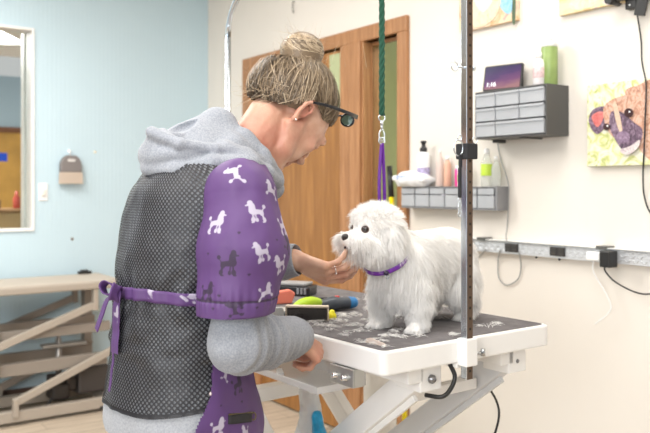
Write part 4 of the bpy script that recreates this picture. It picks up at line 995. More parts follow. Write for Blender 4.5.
def skin_mat():
    m = bpy.data.materials.new('skin'); m.use_nodes = True; nt = m.node_tree; b = nt.nodes['Principled BSDF']
    b.inputs['Roughness'].default_value = .48; b.inputs['Subsurface Weight'].default_value = .12; b.inputs['Subsurface Radius'].default_value = (.012, .005, .003); b.inputs['Subsurface Scale'].default_value = .4
    tc = N(nt, 'ShaderNodeTexCoord'); n = N(nt, 'ShaderNodeTexNoise', Scale=22.0, Detail=6.0); nt.links.new(tc.outputs['Object'], n.inputs['Vector'])
    at_ = N(nt, 'ShaderNodeAttribute', attribute_name='blush')
    v = math_n(nt, 'ADD', math_n(nt, 'MULTIPLY', n.outputs['Fac'], .7), math_n(nt, 'MULTIPLY', at_.outputs['Fac'], .5))
    nt.links.new(ramp(nt, v, [(.25, (.70, .45, .33)), (.42, (.60, .34, .235)), (.8, (.48, .19, .13))]), b.inputs['Base Color'])
    n2 = N(nt, 'ShaderNodeTexNoise', Scale=120.0, Detail=5.0); nt.links.new(tc.outputs['Object'], n2.inputs['Vector'])
    bp = N(nt, 'ShaderNodeBump', Strength=.35, Distance=.002); nt.links.new(n2.outputs['Fac'], bp.inputs['Height']); nt.links.new(bp.outputs[0], b.inputs['Normal']); return m
me = mesh_np('person', V, Q)
bl = np.zeros(len(V))
def near(c, r): return np.clip(1 - np.linalg.norm(V - c, axis=1) / r, 0, 1)
for s in (-1, 1): bl += near(hp(s * .08, -.030, -.026), .045) * 1.0 + near(hp(s * .045, .06, -.03), .05) * .35
bl += near(hp(0, .115, -.04), .03) * .3 + near(hp(0, .095, -.072), .020) * .3 + near((.04, .19, 1.42), .13) * .8 + near(WR_R + np.array([-.0, .05, -.06]), .09) * .7 + near(WR_L + hdL * .12, .07) * .4
attr(me, 'blush', np.clip(bl, 0, 1))
person = link('person', me, skin_mat(), None, True, PO, PR)
tag(person, 'person in grey hoodie and purple poodle print smock bending to hold the dog', 'person')

# ================================================================== CLOTH MATERIALS
def cloth(name, c1, c2, bs=350.0, bump=.25, heather=0.0):
    m = bpy.data.materials.new(name); m.use_nodes = True; nt = m.node_tree; b = nt.nodes['Principled BSDF']; b.inputs['Roughness'].default_value = .9; b.inputs['Sheen Weight'].default_value = .15
    tc = N(nt, 'ShaderNodeTexCoord'); n = N(nt, 'ShaderNodeTexNoise', Scale=260.0 if heather else 12.0, Detail=6.0); nt.links.new(tc.outputs['Object'], n.inputs['Vector'])
    nt.links.new(ramp(nt, n.outputs['Fac'], [(.32, c1), (.68, c2)]), b.inputs['Base Color'])
    n2 = N(nt, 'ShaderNodeTexNoise', Scale=bs, Detail=3.0); nt.links.new(tc.outputs['Object'], n2.inputs['Vector'])
    bp = N(nt, 'ShaderNodeBump', Strength=bump, Distance=.001); nt.links.new(n2.outputs['Fac'], bp.inputs['Height']); nt.links.new(bp.outputs[0], b.inputs['Normal']); return m
M_hood = cloth('heather grey fleece', (.235, .25, .285), (.345, .365, .405), heather=1)
M_cuff = cloth('grey ribbed cuff', (.22, .235, .265), (.32, .335, .37), heather=1)
M_pant = cloth('grey sweatpants', (.26, .265, .285), (.38, .385, .41), heather=1)
def printed(name, base):
    m = bpy.data.materials.new(name); m.use_nodes = True; nt = m.node_tree; b = nt.nodes['Principled BSDF']; b.inputs['Roughness'].default_value = .62
    def at_(n): return N(nt, 'ShaderNodeAttribute', attribute_name=n).outputs['Fac']
    def step(v): r = N(nt, 'ShaderNodeMapRange'); r.inputs['From Min'].default_value = -.0009; r.inputs['From Max'].default_value = .0009; r.inputs['To Min'].default_value = 1; r.inputs['To Max'].default_value = 0; nt.links.new(v, r.inputs['Value']); return r.outputs[0]
    tc = N(nt, 'ShaderNodeTexCoord'); n = N(nt, 'ShaderNodeTexNoise', Scale=9.0, Detail=4.0); nt.links.new(tc.outputs['Object'], n.inputs['Vector'])
    c = ramp(nt, n.outputs['Fac'], [(.3, [x * .9 for x in base]), (.7, [x * 1.08 for x in base])])
    for a, col in (('black_print', (.035, .018, .05)), ('white_print', (.44, .40, .50))):
        mx = N(nt, 'ShaderNodeMix', data_type='RGBA'); nt.links.new(step(at_(a)), mx.inputs[0]); nt.links.new(c, mx.inputs[6]); mx.inputs[7].default_value = (*col, 1); c = mx.outputs[2]
    nt.links.new(c, b.inputs['Base Color'])
    n2 = N(nt, 'ShaderNodeTexNoise', Scale=60.0, Detail=4.0); nt.links.new(tc.outputs['Object'], n2.inputs['Vector'])
    bp = N(nt, 'ShaderNodeBump', Strength=.12, Distance=.002); nt.links.new(n2.outputs['Fac'], bp.inputs['Height']); nt.links.new(bp.outputs[0], b.inputs['Normal']); return m
M_purp = printed('purple printed nylon', (.098, .042, .160))
def mesh_mat():
    m = bpy.data.materials.new('black athletic mesh'); m.use_nodes = True; nt = m.node_tree; b = nt.nodes['Principled BSDF']; b.inputs['Roughness'].default_value = .55; b.inputs['Base Color'].default_value = (.010, .010, .014, 1)
    uv = N(nt, 'ShaderNodeAttribute', attribute_name='weave'); sp_ = N(nt, 'ShaderNodeSeparateXYZ'); nt.links.new(uv.outputs['Vector'], sp_.inputs[0])
    P = .0098
    def cell(off):
        xs = math_n(nt, 'SUBTRACT', math_n(nt, 'FRACT', math_n(nt, 'ADD', math_n(nt, 'DIVIDE', sp_.outputs['X'], P), off)), .5)
        ys = math_n(nt, 'SUBTRACT', math_n(nt, 'FRACT', math_n(nt, 'ADD', math_n(nt, 'DIVIDE', sp_.outputs['Y'], P * 1.15), off)), .5)
        return math_n(nt, 'SQRT', math_n(nt, 'ADD', math_n(nt, 'MULTIPLY', xs, xs), math_n(nt, 'MULTIPLY', ys, ys)))
    d = math_n(nt, 'MINIMUM', cell(0.0), cell(.5))
    r = N(nt, 'ShaderNodeMapRange'); r.inputs['From Min'].default_value = .21; r.inputs['From Max'].default_value = .27; nt.links.new(d, r.inputs['Value'])
    nt.links.new(math_n(nt, 'MAXIMUM', r.outputs[0], math_n(nt, 'LESS_THAN', sp_.outputs['Z'], .009)), b.inputs['Alpha']); return m
M_net = mesh_mat()

# ================================================================== TORSO GARMENTS
def torso(F, k=.06):
    F.ell((0, .0, .86), (.178, .140, .20), k).ell((0, .0, 1.03), (.170, .130, .20), k).ell((0, .02, 1.19), (.178, .135, .18), k).ell((0, .06, 1.30), (.185, .125, .10), k)
    for s in (-1, 1): F.cap((s * .05, .12, 1.345), (s * .165, .065, 1.295), .055, .06, .05)
    F.ell((0, .0, .78), (.185, .145, .16), k)
    return F
def folds(P):
    z = P[:, 2]; th = np.arctan2(P[:, 0], -P[:, 1])
    f = .0035 * vnoise(P * np.array([1, 1, 1.6]), 14, 31) + .0022 * vnoise(P * np.array([1, 1, 1.0]), 32, 17)
    # creases gathering at the waist tie
    g = np.exp(-((z - 1.092) / .05) ** 2); f += .004 * g * np.sin(th * 16 + 3 * vnoise(P, 12, 6)) - .006 * np.exp(-((z - 1.092) / .022) ** 2)
    f += .004 * np.exp(-((z - 1.0) / .06) ** 2) * vnoise(P * np.array([.7, .7, 2.2]), 22, 12)
    return f
ft = Field((-.27, -.23, .60), (.27, .26, 1.47), .0040); torso(ft); ft.displace(folds)
Vt, Qt = ft.mesh()
V1, Q1 = cull(Vt, Qt, lambda c: (c[:, 2] > .795) & (c[:, 2] < 1.365 - .25 * np.clip(c[:, 1], 0, 1)))
link('hoodie_body', mesh_np('hoodie_body', V1, Q1), cloth('lightened grey fleece', (.27, .285, .315), (.38, .395, .425), heather=1), person, True)  # hoodie fleece lightened in colour to offset the shade behind the mesh holes
fv = ft.offset(.0045); Vv, Qv = fv.mesh()
def hem(c): return .868 + .02 * np.clip(c[:, 1] / .12, -1, 1) + .03 * np.clip((c[:, 0] - .1) / .08, 0, 1) * np.clip(c[:, 1] / .05 + .6, 0, 1)
def side_y(z): return -.012 + .62 * (np.clip(z, 0, .9) - .9) * .9 + .12 * np.clip(z - .9, 0, .3)
V2, Q2 = cull(Vv, Qv, lambda c: (c[:, 2] > hem(c)) & (c[:, 2] < 1.37 - .25 * np.clip(c[:, 1], 0, 1)) & (c[:, 1] < side_y(c[:, 2]) + .02) )
hz = hem(V2); m_ = np.abs(V2[:, 2] - hz) < .0045; V2[m_, 2] = hz[m_]
me = mesh_np('mesh_back', V2, Q2)
th = np.arctan2(V2[:, 0], -V2[:, 1]); attr(me, 'weave', np.stack([th * .155, V2[:, 2], V2[:, 2] - hz], -1), 'FLOAT_VECTOR')
vest = link('mesh_back', me, M_net, person, True)
# hem binding
# ---- prints
def seg2(x, y, a, b, r0, r1=None):
    r1 = r0 if r1 is None else r1; dx, dy = b[0] - a[0], b[1] - a[1]; t = np.clip(((x - a[0]) * dx + (y - a[1]) * dy) / (dx * dx + dy * dy + 1e-12), 0, 1)
    return np.hypot(x - a[0] - t * dx, y - a[1] - t * dy) - (r0 + t * (r1 - r0))
def poodle(x, y, jump=False):
    d = seg2(x, y, (.24, .40), (.24, .44), .12); m = lambda q: np.minimum(d, q)
    d = m(seg2(x, y, (.19, .28), (.20, .06), .14, .17)); d = m(seg2(x, y, (.26, .36), (.44, .33), .055, .03)); d = m(seg2(x, y, (.16, .34), (.13, .24), .09, .08))
    d = m(seg2(x, y, (.14, .02), (-.20, .0), .12, .10)); d = m(seg2(x, y, (-.2, -.02), (-.22, -.08), .12, .1))
    if jump: d = m(seg2(x, y, (.2, .0), (.42, -.16), .04)); d = m(seg2(x, y, (.42, -.18), (.44, -.2), .08)); d = m(seg2(x, y, (-.22, -.05), (-.42, -.26), .045)); d = m(seg2(x, y, (-.42, -.3), (-.44, -.33), .08))
    else:
        d = m(seg2(x, y, (.20, .0), (.22, -.38), .038)); d = m(seg2(x, y, (.22, -.32), (.23, -.36), .095)); d = m(seg2(x, y, (.22, -.45), (.30, -.46), .035))
        d = m(seg2(x, y, (-.22, -.05), (-.30, -.38), .045)); d = m(seg2(x, y, (-.30, -.32), (-.31, -.36), .085)); d = m(seg2(x, y, (-.30, -.45), (-.22, -.46), .035))
        d = m(seg2(x, y, (.1, -.05), (.06, -.34), .03)); d = m(seg2(x, y, (.05, -.34), (.05, -.38), .07))
    d = m(seg2(x, y, (-.26, .05), (-.36, .2), .025)); d = m(seg2(x, y, (-.38, .25), (-.38, .26), .085))
    return d
def heart(x, y):
    x = np.abs(x); return np.minimum(np.hypot(x - .21, y - .17) - .26, np.maximum(np.maximum((x * .74 - y * .67) - .29 - .0, (x * .80 - (y + .55) * .6)), y - .22))
def prints(V, Nv, items):
    """items: (centre, size, rotation deg, kind, colour, mirror); printed onto the cloth around each centre"""
    w = np.full(len(V), 1.0); k = np.full(len(V), 1.0)
    for c, s, rot, kind, colr, mir in items:
        c = np.asarray(c, float); dl = V - c; near_ = np.linalg.norm(dl, axis=1) < s * 1.3
        i0 = np.argmin(np.linalg.norm(dl, axis=1)); n0 = Nv[i0]; ok = near_ & ((Nv @ n0) > .1)
        up = np.array([0, 0, 1.0]) - n0 * n0[2]; up = unit(up) if np.linalg.norm(up) > .2 else unit(np.array([0, 1.0, 0]) - n0 * n0[1])
        rt = np.cross(up, n0); x = dl[ok] @ rt / s; y = dl[ok] @ up / s; a = R(rot); x, y = x * math.cos(a) + y * math.sin(a), -x * math.sin(a) + y * math.cos(a)
        if mir: x = -x
        q = (heart(x, y) if kind == 'h' else poodle(x, y, kind == 'j')) * s
        if colr == 'w': w[ok] = np.minimum(w[ok], q)
        else: k[ok] = np.minimum(k[ok], q)
    return w, k
def apply_prints(me, V, Q, items, extra_black=None):
    Nv = vnormals(V, Q); w, k = prints(V, Nv, items)
    if extra_black is not None: k = np.minimum(k, extra_black)
    attr(me, 'white_print', w); attr(me, 'black_print', k)
def hitpts(V, Q, lst):      # where the cloth passes through the listed spots seen from the room
    bv = BVHTree.FromPolygons([Vector(p2w(v)) for v in V], [tuple(q) for q in Q]); out = []
    for px, py, *r in lst:
        d = at(px, py, 1.0) - Vector((0, 0, H_CAM)); h = bv.ray_cast(Vector((0, 0, H_CAM)), d.normalized())
        if h[0] is not None: out.append((w2p(h[0]), *r))
    return out
# ---- right sleeve
def sleeve(s, SH, EL, lo, hi, h=.0024):
    F = Field(lo, hi, h); d = EL - SH
    F.cap(np.array([s * .05, .14, 1.35]), SH + np.array([-s * .02, .0, .012]), .046, .060, .03)
    F.chain([SH + np.array([0, .0, .0]), SH + d * .42 + np.array([s * .008, .012, 0]), SH + d * .78 + np.array([s * .0, .012, 0]), SH + d * 1.04 + np.array([0, .005, 0])], [.072, .087, .073, .062], .035)
    return F
def sfold(P):
    return .003 * vnoise(P * np.array([1, 1, .5]), 16, 3) + .0025 * vnoise(P * np.array([1.4, 1.4, .7]), 30, 9) - .0015 * np.exp(-((P[:, 2] - 1.098) / .004) ** 2) + .0010 * np.exp(-((P[:, 2] - 1.10) / .02) ** 2) * np.sin(np.arctan2(P[:, 1], P[:, 0] - .23) * 30)
F = sleeve(1, SH_R, EL_S, (.0, -.13, 1.0), (.36, .26, 1.46)); F.displace(sfold); Vs, Qs = F.mesh()
Vs, Qs = cull(Vs, Qs, lambda c: (c[:, 2] > 1.066 + .02 * (c[:, 1])) & ((c[:, 1] > -.085 + .62 * (1.36 - c[:, 2]) * 0) & ~((c[:, 0] < .165) & (c[:, 1] < .02 + 0 * c[:, 0])) ))
hz_ = 1.066 + .02 * Vs[:, 1]; m_ = np.abs(Vs[:, 2] - hz_) < .003; Vs[m_, 2] = hz_[m_]
items = hitpts(Vs, Qs, [(216, 223, 0.046, 4, 'p', 'w', 0), (257, 212, 0.046, 0, 'p', 'w', 1), (236, 173, 0.046, 100, 'j', 'w', 0), (272, 191, 0.041, -15, 'j', 'w', 1), (228, 264, 0.049, 0, 'p', 'k', 0),
    (263, 252, 0.041, 12, 'p', 'w', 1), (283, 226, 0.044, -10, 'p', 'w', 0), (281, 264, 0.041, 20, 'p', 'w', 1), (266, 293, 0.036, 8, 'j', 'w', 0), (239, 233, .0075, 0, 'h', 'k', 0), (208, 254, .0075, 0, 'h', 'k', 0), (249, 275, .0075, 0, 'h', 'k', 0),
    (219, 296, .0075, 0, 'h', 'k', 0), (207, 292, 0.038, 0, 'p', 'k', 0), (235, 309, 0.036, 90, 'p', 'k', 0), (213, 309, .007, 0, 'h', 'k', 0), (257, 308, .007, 0, 'h', 'k', 0), (277, 240, .006, 0, 'h', 'k', 0), (246, 181, .006, 0, 'h', 'k', 0), (288, 245, 0.038, 40, 'p', 'k', 0)])
me = mesh_np('sleeve', Vs, Qs)
band = np.abs(Vs[:, 2] - 1.098) - .0024
apply_prints(me, Vs, Qs, items, band)
sl = link('sleeve', me, M_purp, person, True); sl['label'] = 'purple nylon sleeve printed with poodles and hearts'
F = sleeve(-1, SH_L, EL_L, (-.36, -.10, 1.0), (.0, .30, 1.46), .004); F.displace(sfold); V3, Q3 = F.mesh()
V3, Q3 = cull(V3, Q3, lambda c: (c[:, 2] > 1.10) & ~((c[:, 0] > -.16) & (c[:, 1] < .03)))
me = mesh_np('sleeve', V3, Q3); apply_prints(me, V3, Q3, []); link('sleeve', me, M_purp, person, True)
# ---- purple front panel of the smock (front, sides and hanging hem)
F = Field((-.27, -.16, .50), (.27, .30, 1.43), .0034); torso(F); F.ell((0, .03, .72), (.180, .135, .22), .06).ell((0.02, .05, .6), (.18, .13, .16), .05)
F.displace(folds); F.displace(lambda P: .008 * np.sin(P[:, 0] * 48 + P[:, 1] * 20 + 1.0) * np.clip((.98 - P[:, 2]) / .2, 0, 1))
F = F.offset(.0105); Vf, Qf = F.mesh(); Vf, Qf = cull(Vf, Qf, lambda c: (c[:, 2] > .60) & (c[:, 2] < 1.37) & (c[:, 1] > side_y(c[:, 2])))
items = hitpts(Vf, Qf, [(238, 385, .04, 5, 'p', 'k', 0), (226, 374, .03, 60, 'j', 'w', 0), (242, 402, .0075, 0, 'h', 'k', 0), (221, 406, .0065, 0, 'h', 'k', 0), (218, 428, .038, 0, 'p', 'w', 0), (246, 432, .03, 0, 'p', 'w', 1), (232, 350, .03, 0, 'p', 'w', 0)])
rr = np.random.default_rng(3)
for k_ in range(16):
    x_ = rr.uniform(-.15, .1); z_ = rr.uniform(.65, 1.3); i = np.argmin(np.hypot(Vf[:, 0] - x_, Vf[:, 2] - z_) - Vf[:, 1]); items.append((Vf[i], .035, rr.uniform(-30, 30), 'p' if k_ % 3 else 'h', 'wk'[k_ % 2], 0))
items = [(c, s * (.25 if kd == 'h' and s > .02 else 1), r_, kd, cl_, m_) for c, s, r_, kd, cl_, m_ in items]
me = mesh_np('smock_front', Vf, Qf); apply_prints(me, Vf, Qf, items); link('smock_front', me, M_purp, person, True)
# pocket zip with dark mesh pocket, snap
bvf = BVHTree.FromPolygons([Vector(v) for v in Vf], [tuple(q) for q in Qf])
def drape(name, corners, nu, nv_, off, m, thick=.0015):
    """a small panel laid on the smock between four surface points"""
    A, B_, C_, D_ = [Vector(c) for c in corners]; vs = []
    for j in range(nv_ + 1):
        for i in range(nu + 1):
            p = A.lerp(B_, i / nu).lerp(D_.lerp(C_, i / nu), j / nv_); h = bvf.find_nearest(p); vs.append(h[0] + h[1] * off)
    b = bmesh.new(); vv = [b.verts.new(v) for v in vs]
    for j in range(nv_):
        for i in range(nu): a = j * (nu + 1) + i; b.faces.new((vv[a], vv[a + 1], vv[a + nu + 2], vv[a + nu + 1]))
    me = bpy.data.meshes.new(name); b.to_mesh(me); b.free(); o = link(name, me, m, person, True); md = o.modifiers.new('t', 'SOLIDIFY'); md.thickness = thick; md.offset = 1; return o
h4 = hitpts(Vf, Qf, [(228, 415), (251, 413), (251, 422), (228, 424)])
if len(h4) == 4:
    drape('pocket', [h[0] for h in h4], 10, 4, .002, mat('dark pocket mesh', (.03, .028, .03), .8, bump=.4, bscale=500))
    pz = h4[1][0]
    b = MB(); b.tube([tuple(pz + np.array([.0, .006, 0]) + np.array([0, .006 * math.cos(a), -.008 + .008 * math.sin(a)])) for a in [i * 2 * math.pi / 12 for i in range(12)]], .0016, 6, closed=True)
    b.tube([tuple(p) for p in cat([h4[0][0] + np.array([.004, .0, .002]), (h4[0][0] + h4[1][0]) / 2 + np.array([.004, 0, .002]), h4[1][0] + np.array([.0, .003, .001])], 5)], .0018, 6); b.build('zipper', mat('antique zip', (.15, .12, .06), .35, .8), person)
def vhit(V, Q, px, py): return hitpts(V, Q, [(px, py)])
sn = vhit(Vv, Qv, 211, 394)
if sn: b = MB(); b.ball(tuple(sn[0][0]), .0045, seg=10); b.build('snap_button', mat('pearl snap', (.6, .5, .5), .3, .4), person)
# ---- waist tie: printed band and bow
bvv = BVHTree.FromPolygons([Vector(v) for v in Vv], [tuple(q) for q in Qv])
def ribbon_mesh(pts, widths, side_fn, thick=.0018):
    P = np.array(pts, float); n = len(P); K = 5; T = np.gradient(P, axis=0); T /= np.linalg.norm(T, axis=1, keepdims=True); vs = []
    for i in range(n):
        s_ = side_fn(i, P[i], T[i]); nn = np.cross(T[i], s_)
        for sg in (-1, 1):
            for j in range(K): u = j / (K - 1) * 2 - 1; vs.append(P[i] + s_ * u * widths[i] / 2 + nn * (sg * thick / 2))
    V = np.array(vs); Q = []
    for i in range(n - 1):
        a, c = i * 2 * K, (i + 1) * 2 * K
        for j in range(K - 1): Q.append([a + j, a + j + 1, c + j + 1, c + j]); Q.append([a + K + j + 1, a + K + j, c + K + j, c + K + j + 1])
        Q.append([a + K, a, c, c + K]); Q.append([a + K - 1, a + 2 * K - 1, c + 2 * K - 1, c + K - 1])
    return V, np.array(Q)
pts = []
for i in range(120):
    a = -math.pi + 2 * math.pi * i / 119; d = Vector((math.sin(a), -math.cos(a), 0)); z = 1.092 - .006 * math.cos(a) * 0 + .004 * math.sin(a * 3)
    h = bvv.ray_cast(Vector((0, .0, z)) + d * .4, -d); pts.append(np.array(h[0]) + np.array(d) * .003)
Vb, Qb = ribbon_mesh(pts, [.026] * 120, lambda i, p, t: np.array([0, 0, 1.0]))
items = hitpts(Vb, Qb, [(190, 297, .04, 30, 'p', 'w', 0), (150, 291, .035, 0, 'p', 'w', 0)])
me = mesh_np('tie_belt', Vb, Qb); apply_prints(me, Vb, Qb, items); link('tie_belt', me, M_purp, person, True)
BK = np.array([0.0, min(pts, key=lambda p: abs(p[0]) + (p[1] > 0) * 9)[1] - .006, 1.095])
back = np.array([0, -1.0, 0])
def bowloop(name, path, w0, its=()):
    P = cat([tuple(BK + np.array(p)) for p in path], 8); n = len(P); ws = [w0 * (.45 + .55 * min(1, 3.2 * min(i / n, 1 - i / n)) if name != 'bow_tail' else w0 / w0 * (.5 + .5 * min(1, 3 * i / n))) for i in range(n)]
    if name == 'bow_tail':
        P = [Vector((p.x, min(p.y, (lambda h: h[0].y - .007 if h[0] is not None else p.y)(bvv.ray_cast(Vector((p.x, -.5, p.z)), Vector((0, 1, 0))))), p.z)) for p in P]
    sd = unit(np.array([1.0, .0, .05])) if name == 'bow_tail' else unit(np.array([.35, -.75, .35]))
    V, Q = ribbon_mesh([tuple(p) for p in P], ws, lambda i, p, t: unit(sd - t * np.dot(sd, t)))
    me = mesh_np(name, V, Q); apply_prints(me, V, Q, hitpts(V, Q, list(its))); return link(name, me, M_purp, person, True)
bowloop('bow_loop', [(0, -.004, 0), (.03, -.02, .018), (.048, -.035, .006), (.035, -.03, -.012), (0, -.012, -.002)], .022)
bowloop('bow_loop', [(0, -.004, 0), (-.022, -.022, .020), (-.034, -.030, .010), (-.024, -.024, -.008), (0, -.012, -.002)], .022)
bowloop('bow_tail', [(0.004, -.008, 0), (.014, -.018, -.03), (.006, -.014, -.075), (.008, -.016, -.128)], .040, [(116, 315, .04, 0, 'p', 'w', 0)])
bowloop('bow_tail', [(-.006, -.012, -.004), (-.022, -.025, -.02), (-.034, -.032, -.05), (-.046, -.04, -.085)], .022)
bowloop('bow_tail', [(0.0, -.008, -.10), (-.002, -.016, -.14), (-.004, -.012, -.17), (-.002, -.014, -.21)], .010)
b = MB(); b.ball(tuple(BK + np.array([0, -.012, 0])), (.012, .010, .013)); kn = b.build('bow_knot', M_purp, person)
for n_ in ('white_print', 'black_print'): attr(kn.data, n_, np.ones(len(kn.data.vertices)))

# ---- grey sleeves with cuffs
def armsleeve(SH, EL, WR, h, seed, lo, hi, r=(.060, .060, .050)):
    F = Field(lo, hi, h); F.chain([SH, EL], [r[0], r[1]], .03).chain([EL, EL + (WR - EL) * .35, WR - unit(WR - EL) * .03], [r[1], r[1] * .97, r[2]], .03)
    d = unit(WR - EL); L = np.linalg.norm(WR - EL)
    def fn(P):
        t = (P - EL) @ d; rad = P - EL - np.outer(t, d); an = np.arctan2(rad[:, 2], rad[:, 0])
        env = np.clip((t + .06) / .05, 0, 1) * np.clip((L - .02 - t) / .03, 0, 1)
        ph = t * 125 + 1.3 * np.sin(an + seed) + 2.4 * vnoise(P, 16, seed)
        return env * (.0042 * np.sin(t * 165 + 2.6 * vnoise(P, 9, seed) + 1.1 * np.sin(an + 1.0)) * np.clip(.5 + .9 * vnoise(P, 12, seed + 1) + .35 * np.sin(an + 2.2), 0, 1.2))
    F.displace(fn); V, Q = F.mesh(); V, Q = cull(V, Q, lambda c: ((c - EL) @ d < L - .028)); link('hoodie_sleeve', mesh_np('hoodie_sleeve', V, Q), M_hood, person, True)
    # cuff
    ax = Vector(d); e1 = ax.orthogonal().normalized(); e2 = ax.cross(e1); b = MB(); n = 72; rings = []
    for t, rr_ in ((L - .045, r[2] * .93), (L - .035, r[2] * 1.0), (L - .015, r[2] * .93), (L + .004, r[2] * .86), (L + .008, r[2] * .80), (L - .005, r[2] * .74)):
        rings.append([b.bm.verts.new(Vector(EL) + ax * t + (e1 * math.cos(2 * math.pi * j / n) + e2 * math.sin(2 * math.pi * j / n)) * (rr_ + (.0008 if j % 3 == 0 else 0))) for j in range(n)])
    for ra, rb in zip(rings, rings[1:]):
        for j in range(n): b.bm.faces.new((ra[j], ra[(j + 1) % n], rb[(j + 1) % n], rb[j])).smooth = True
    b.build('cuff', M_cuff, person)
armsleeve(SH_R, EL_R, WR_R, .0030, 2, (-.03, -.10, .84), (.33, .40, 1.42), (.050, .055, .049))
armsleeve(SH_L, EL_L, WR_L, .004, 5, (-.33, -.02, .98), (.12, .5, 1.42), (.058, .058, .046))

# ---- hood
F = Field((-.26, -.20, 1.26), (.26, .36, 1.60), .0030)
A_ = lambda px, py, x=0.0: sp(px, py, x)
F.ell((0, .005, 1.39), (.098, .085, .044), .03).ell((0.0, .055, 1.405), (.085, .08, .05), .03)
F.cap(A_(232, 148, .06), A_(264, 166, .05), .036, .028, .02)
F.chain([A_(160, 155), A_(190, 150), A_(222, 136)], [.040, .055, .052], .03)
F.chain([A_(156, 140, .02), A_(172, 135, .04)], [.020, .020], .02)
F.chain([A_(200, 132), A_(216, 121), A_(236, 133, .0)], [.028, .026, .03], .02)
F.chain([A_(152, 133, .03), A_(180, 144, .08), A_(215, 150, .10), A_(247, 155, .10), A_(266, 164, .08), A_(276, 174, .05)], [.013, .013, .014, .015, .015, .014], .008)     # stitched hood edge
F.chain([A_(150, 168, .0), A_(178, 170, .07), A_(212, 164, .11), A_(245, 165, .12), A_(266, 174, .10), A_(277, 182, .06)], [.020, .020, .020, .021, .020, .016], .008)
F.chain([A_(225, 150, .09), A_(250, 164, .11), A_(266, 178, .08)], [.022, .024, .02], .01)   # collar roll
F.chain([A_(222, 124), A_(243, 137, .05), A_(262, 155, .07), A_(274, 178, .05)], [.016, .020, .018, .016], .012)
for s in (-1,): F.chain([(s * .06, .0, 1.40), (s * .11, .06, 1.385), (s * .10, .15, 1.36), (s * .06, .22, 1.33), (0, .25, 1.315)], [.045, .035, .03, .028, .026], .02)
F.cap((0, .235, 1.315), A_(274, 180, .05), .024, .018, .02)
for q_ in np.linspace(0, 1, 16): px_, py_, r_ = 163 + 34 * q_, 125.5 + 4 * math.sin(math.pi * q_) - 5 * q_, .002 + .0078 * math.sin(math.pi * q_) ** .7; F.cap(A_(px_, py_, .02), A_(px_, py_, .13), r_, r_, .004, 'sub')
F.cap((0, .165, 1.40), hp(0, -.075, -.03), .056, .062, .012, 'sub'); F.cap((0, .21, 1.36), hp(0, .0, -.09), .05, .05, .012, 'sub')
F.displace(lambda P: .0022 * vnoise(P, 13, 5) + .0006 * vnoise(P * np.array([.6, .6, 1.6]), 36, 6) + .0034 * np.sin((P[:, 2] + .35 * P[:, 0] - .3 * P[:, 1]) * 95 + 3.0 * vnoise(P, 9, 2)) * np.clip(vnoise(P, 8, 7) + .35, 0, 1))
V, Q = F.mesh(); hood = link('hood', mesh_np('hood', V, Q), M_hood, person, True)

# ---- sweatpants and shoes
F = Field((-.26, -.2, .03), (.26, .22, .90), .006)
F.ell((0, -.005, .83), (.165, .128, .12), .04)
for s in (-1, 1): F.chain([(s * .085, 0, .80), (s * .098, .02, .47), (s * .102, -.01, .10)], [.102, .078, .060], .03)
F.displace(lambda P: .004 * vnoise(P, 18, 5) + .004 * np.sin(P[:, 2] * 90 + 2 * vnoise(P, 10, 4)) * (P[:, 2] < .2))
V, Q = F.mesh(); V, Q = cull(V, Q, lambda c: (c[:, 2] < .865) & (c[:, 2] > .055)); link('sweatpants', mesh_np('sweatpants', V, Q), M_pant, person, True)
for s in (-1, 1):
    F = Field((s * .105 - .08, -.1, -.01), (s * .105 + .08, .2, .14), .004); F.chain([(s * .10, -.03, .05), (s * .105, .06, .042), (s * .112, .125, .034)], [.048, .044, .034], .02)
    V, Q = F.mesh(); V[:, 2] = np.maximum(V[:, 2], 0); link('shoe', mesh_np('shoe', V, Q), mat('black canvas', (.03, .03, .035), .7), person, True)

# ================================================================== HAIR
def hair_mat():
    m = bpy.data.materials.new('blonde grey hair'); m.use_nodes = True; nt = m.node_tree; b = nt.nodes['Principled BSDF']; b.inputs['Roughness'].default_value = .42; b.inputs['Specular IOR Level'].default_value = .35
    a = N(nt, 'ShaderNodeAttribute', attribute_name='tint')
    nt.links.new(ramp(nt, a.outputs['Fac'], [(0, (.05, .036, .025)), (.3, (.19, .135, .085)), (.6, (.40, .30, .195)), (1, (.70, .58, .42))]), b.inputs['Base Color']); return m
M_hair = hair_mat()
fh = Field(HC - .19, HC + .19, .0035)
BC0 = sp(302, 52, 0.0)
fh.ell(hp(0, -.014, .024), (.083, .101, .090), .02, HM).ell(hp(0, -.055, .0), (.064, .066, .080), .03, HM).ell(hp(0, -.060, -.042), (.055, .042, .036), .03, HM)
fh.cap(hp(0, -.05, .06), BC0 - unit(BC0 - HC) * .02, .055, .026, .03)
fh.chain([sp(274, 74, 0), sp(268, 86, 0), sp(264, 96, 0)], [.036, .034, .028], .03)
# keep hair off the face, ears and neck
V, Q = fh.mesh()
def hl(c):          # head coordinates
    d = c - HC; return d @ HX, d @ HF, d @ HU
def hairmask(c):
    x, f, u = hl(c)
    return (f < .075 + .25 * (u - .06)) & ((f < -.04) | (u > .016)) & (u > .018 + .9 * (f - .02))
V, Q = cull(V, Q, hairmask)
me = mesh_np('hair', V, Q); attr(me, 'tint', np.clip(.22 + .1 * vnoise(V * np.array([1, 1, 1]), 60, 2), 0, 1)); hair = link('hair', me, M_hair, person, True)
rg = np.random.default_rng(21)
bvh_ = BVHTree.FromPolygons([Vector(v) for v in V], [tuple(q) for q in Q])
n = 9000
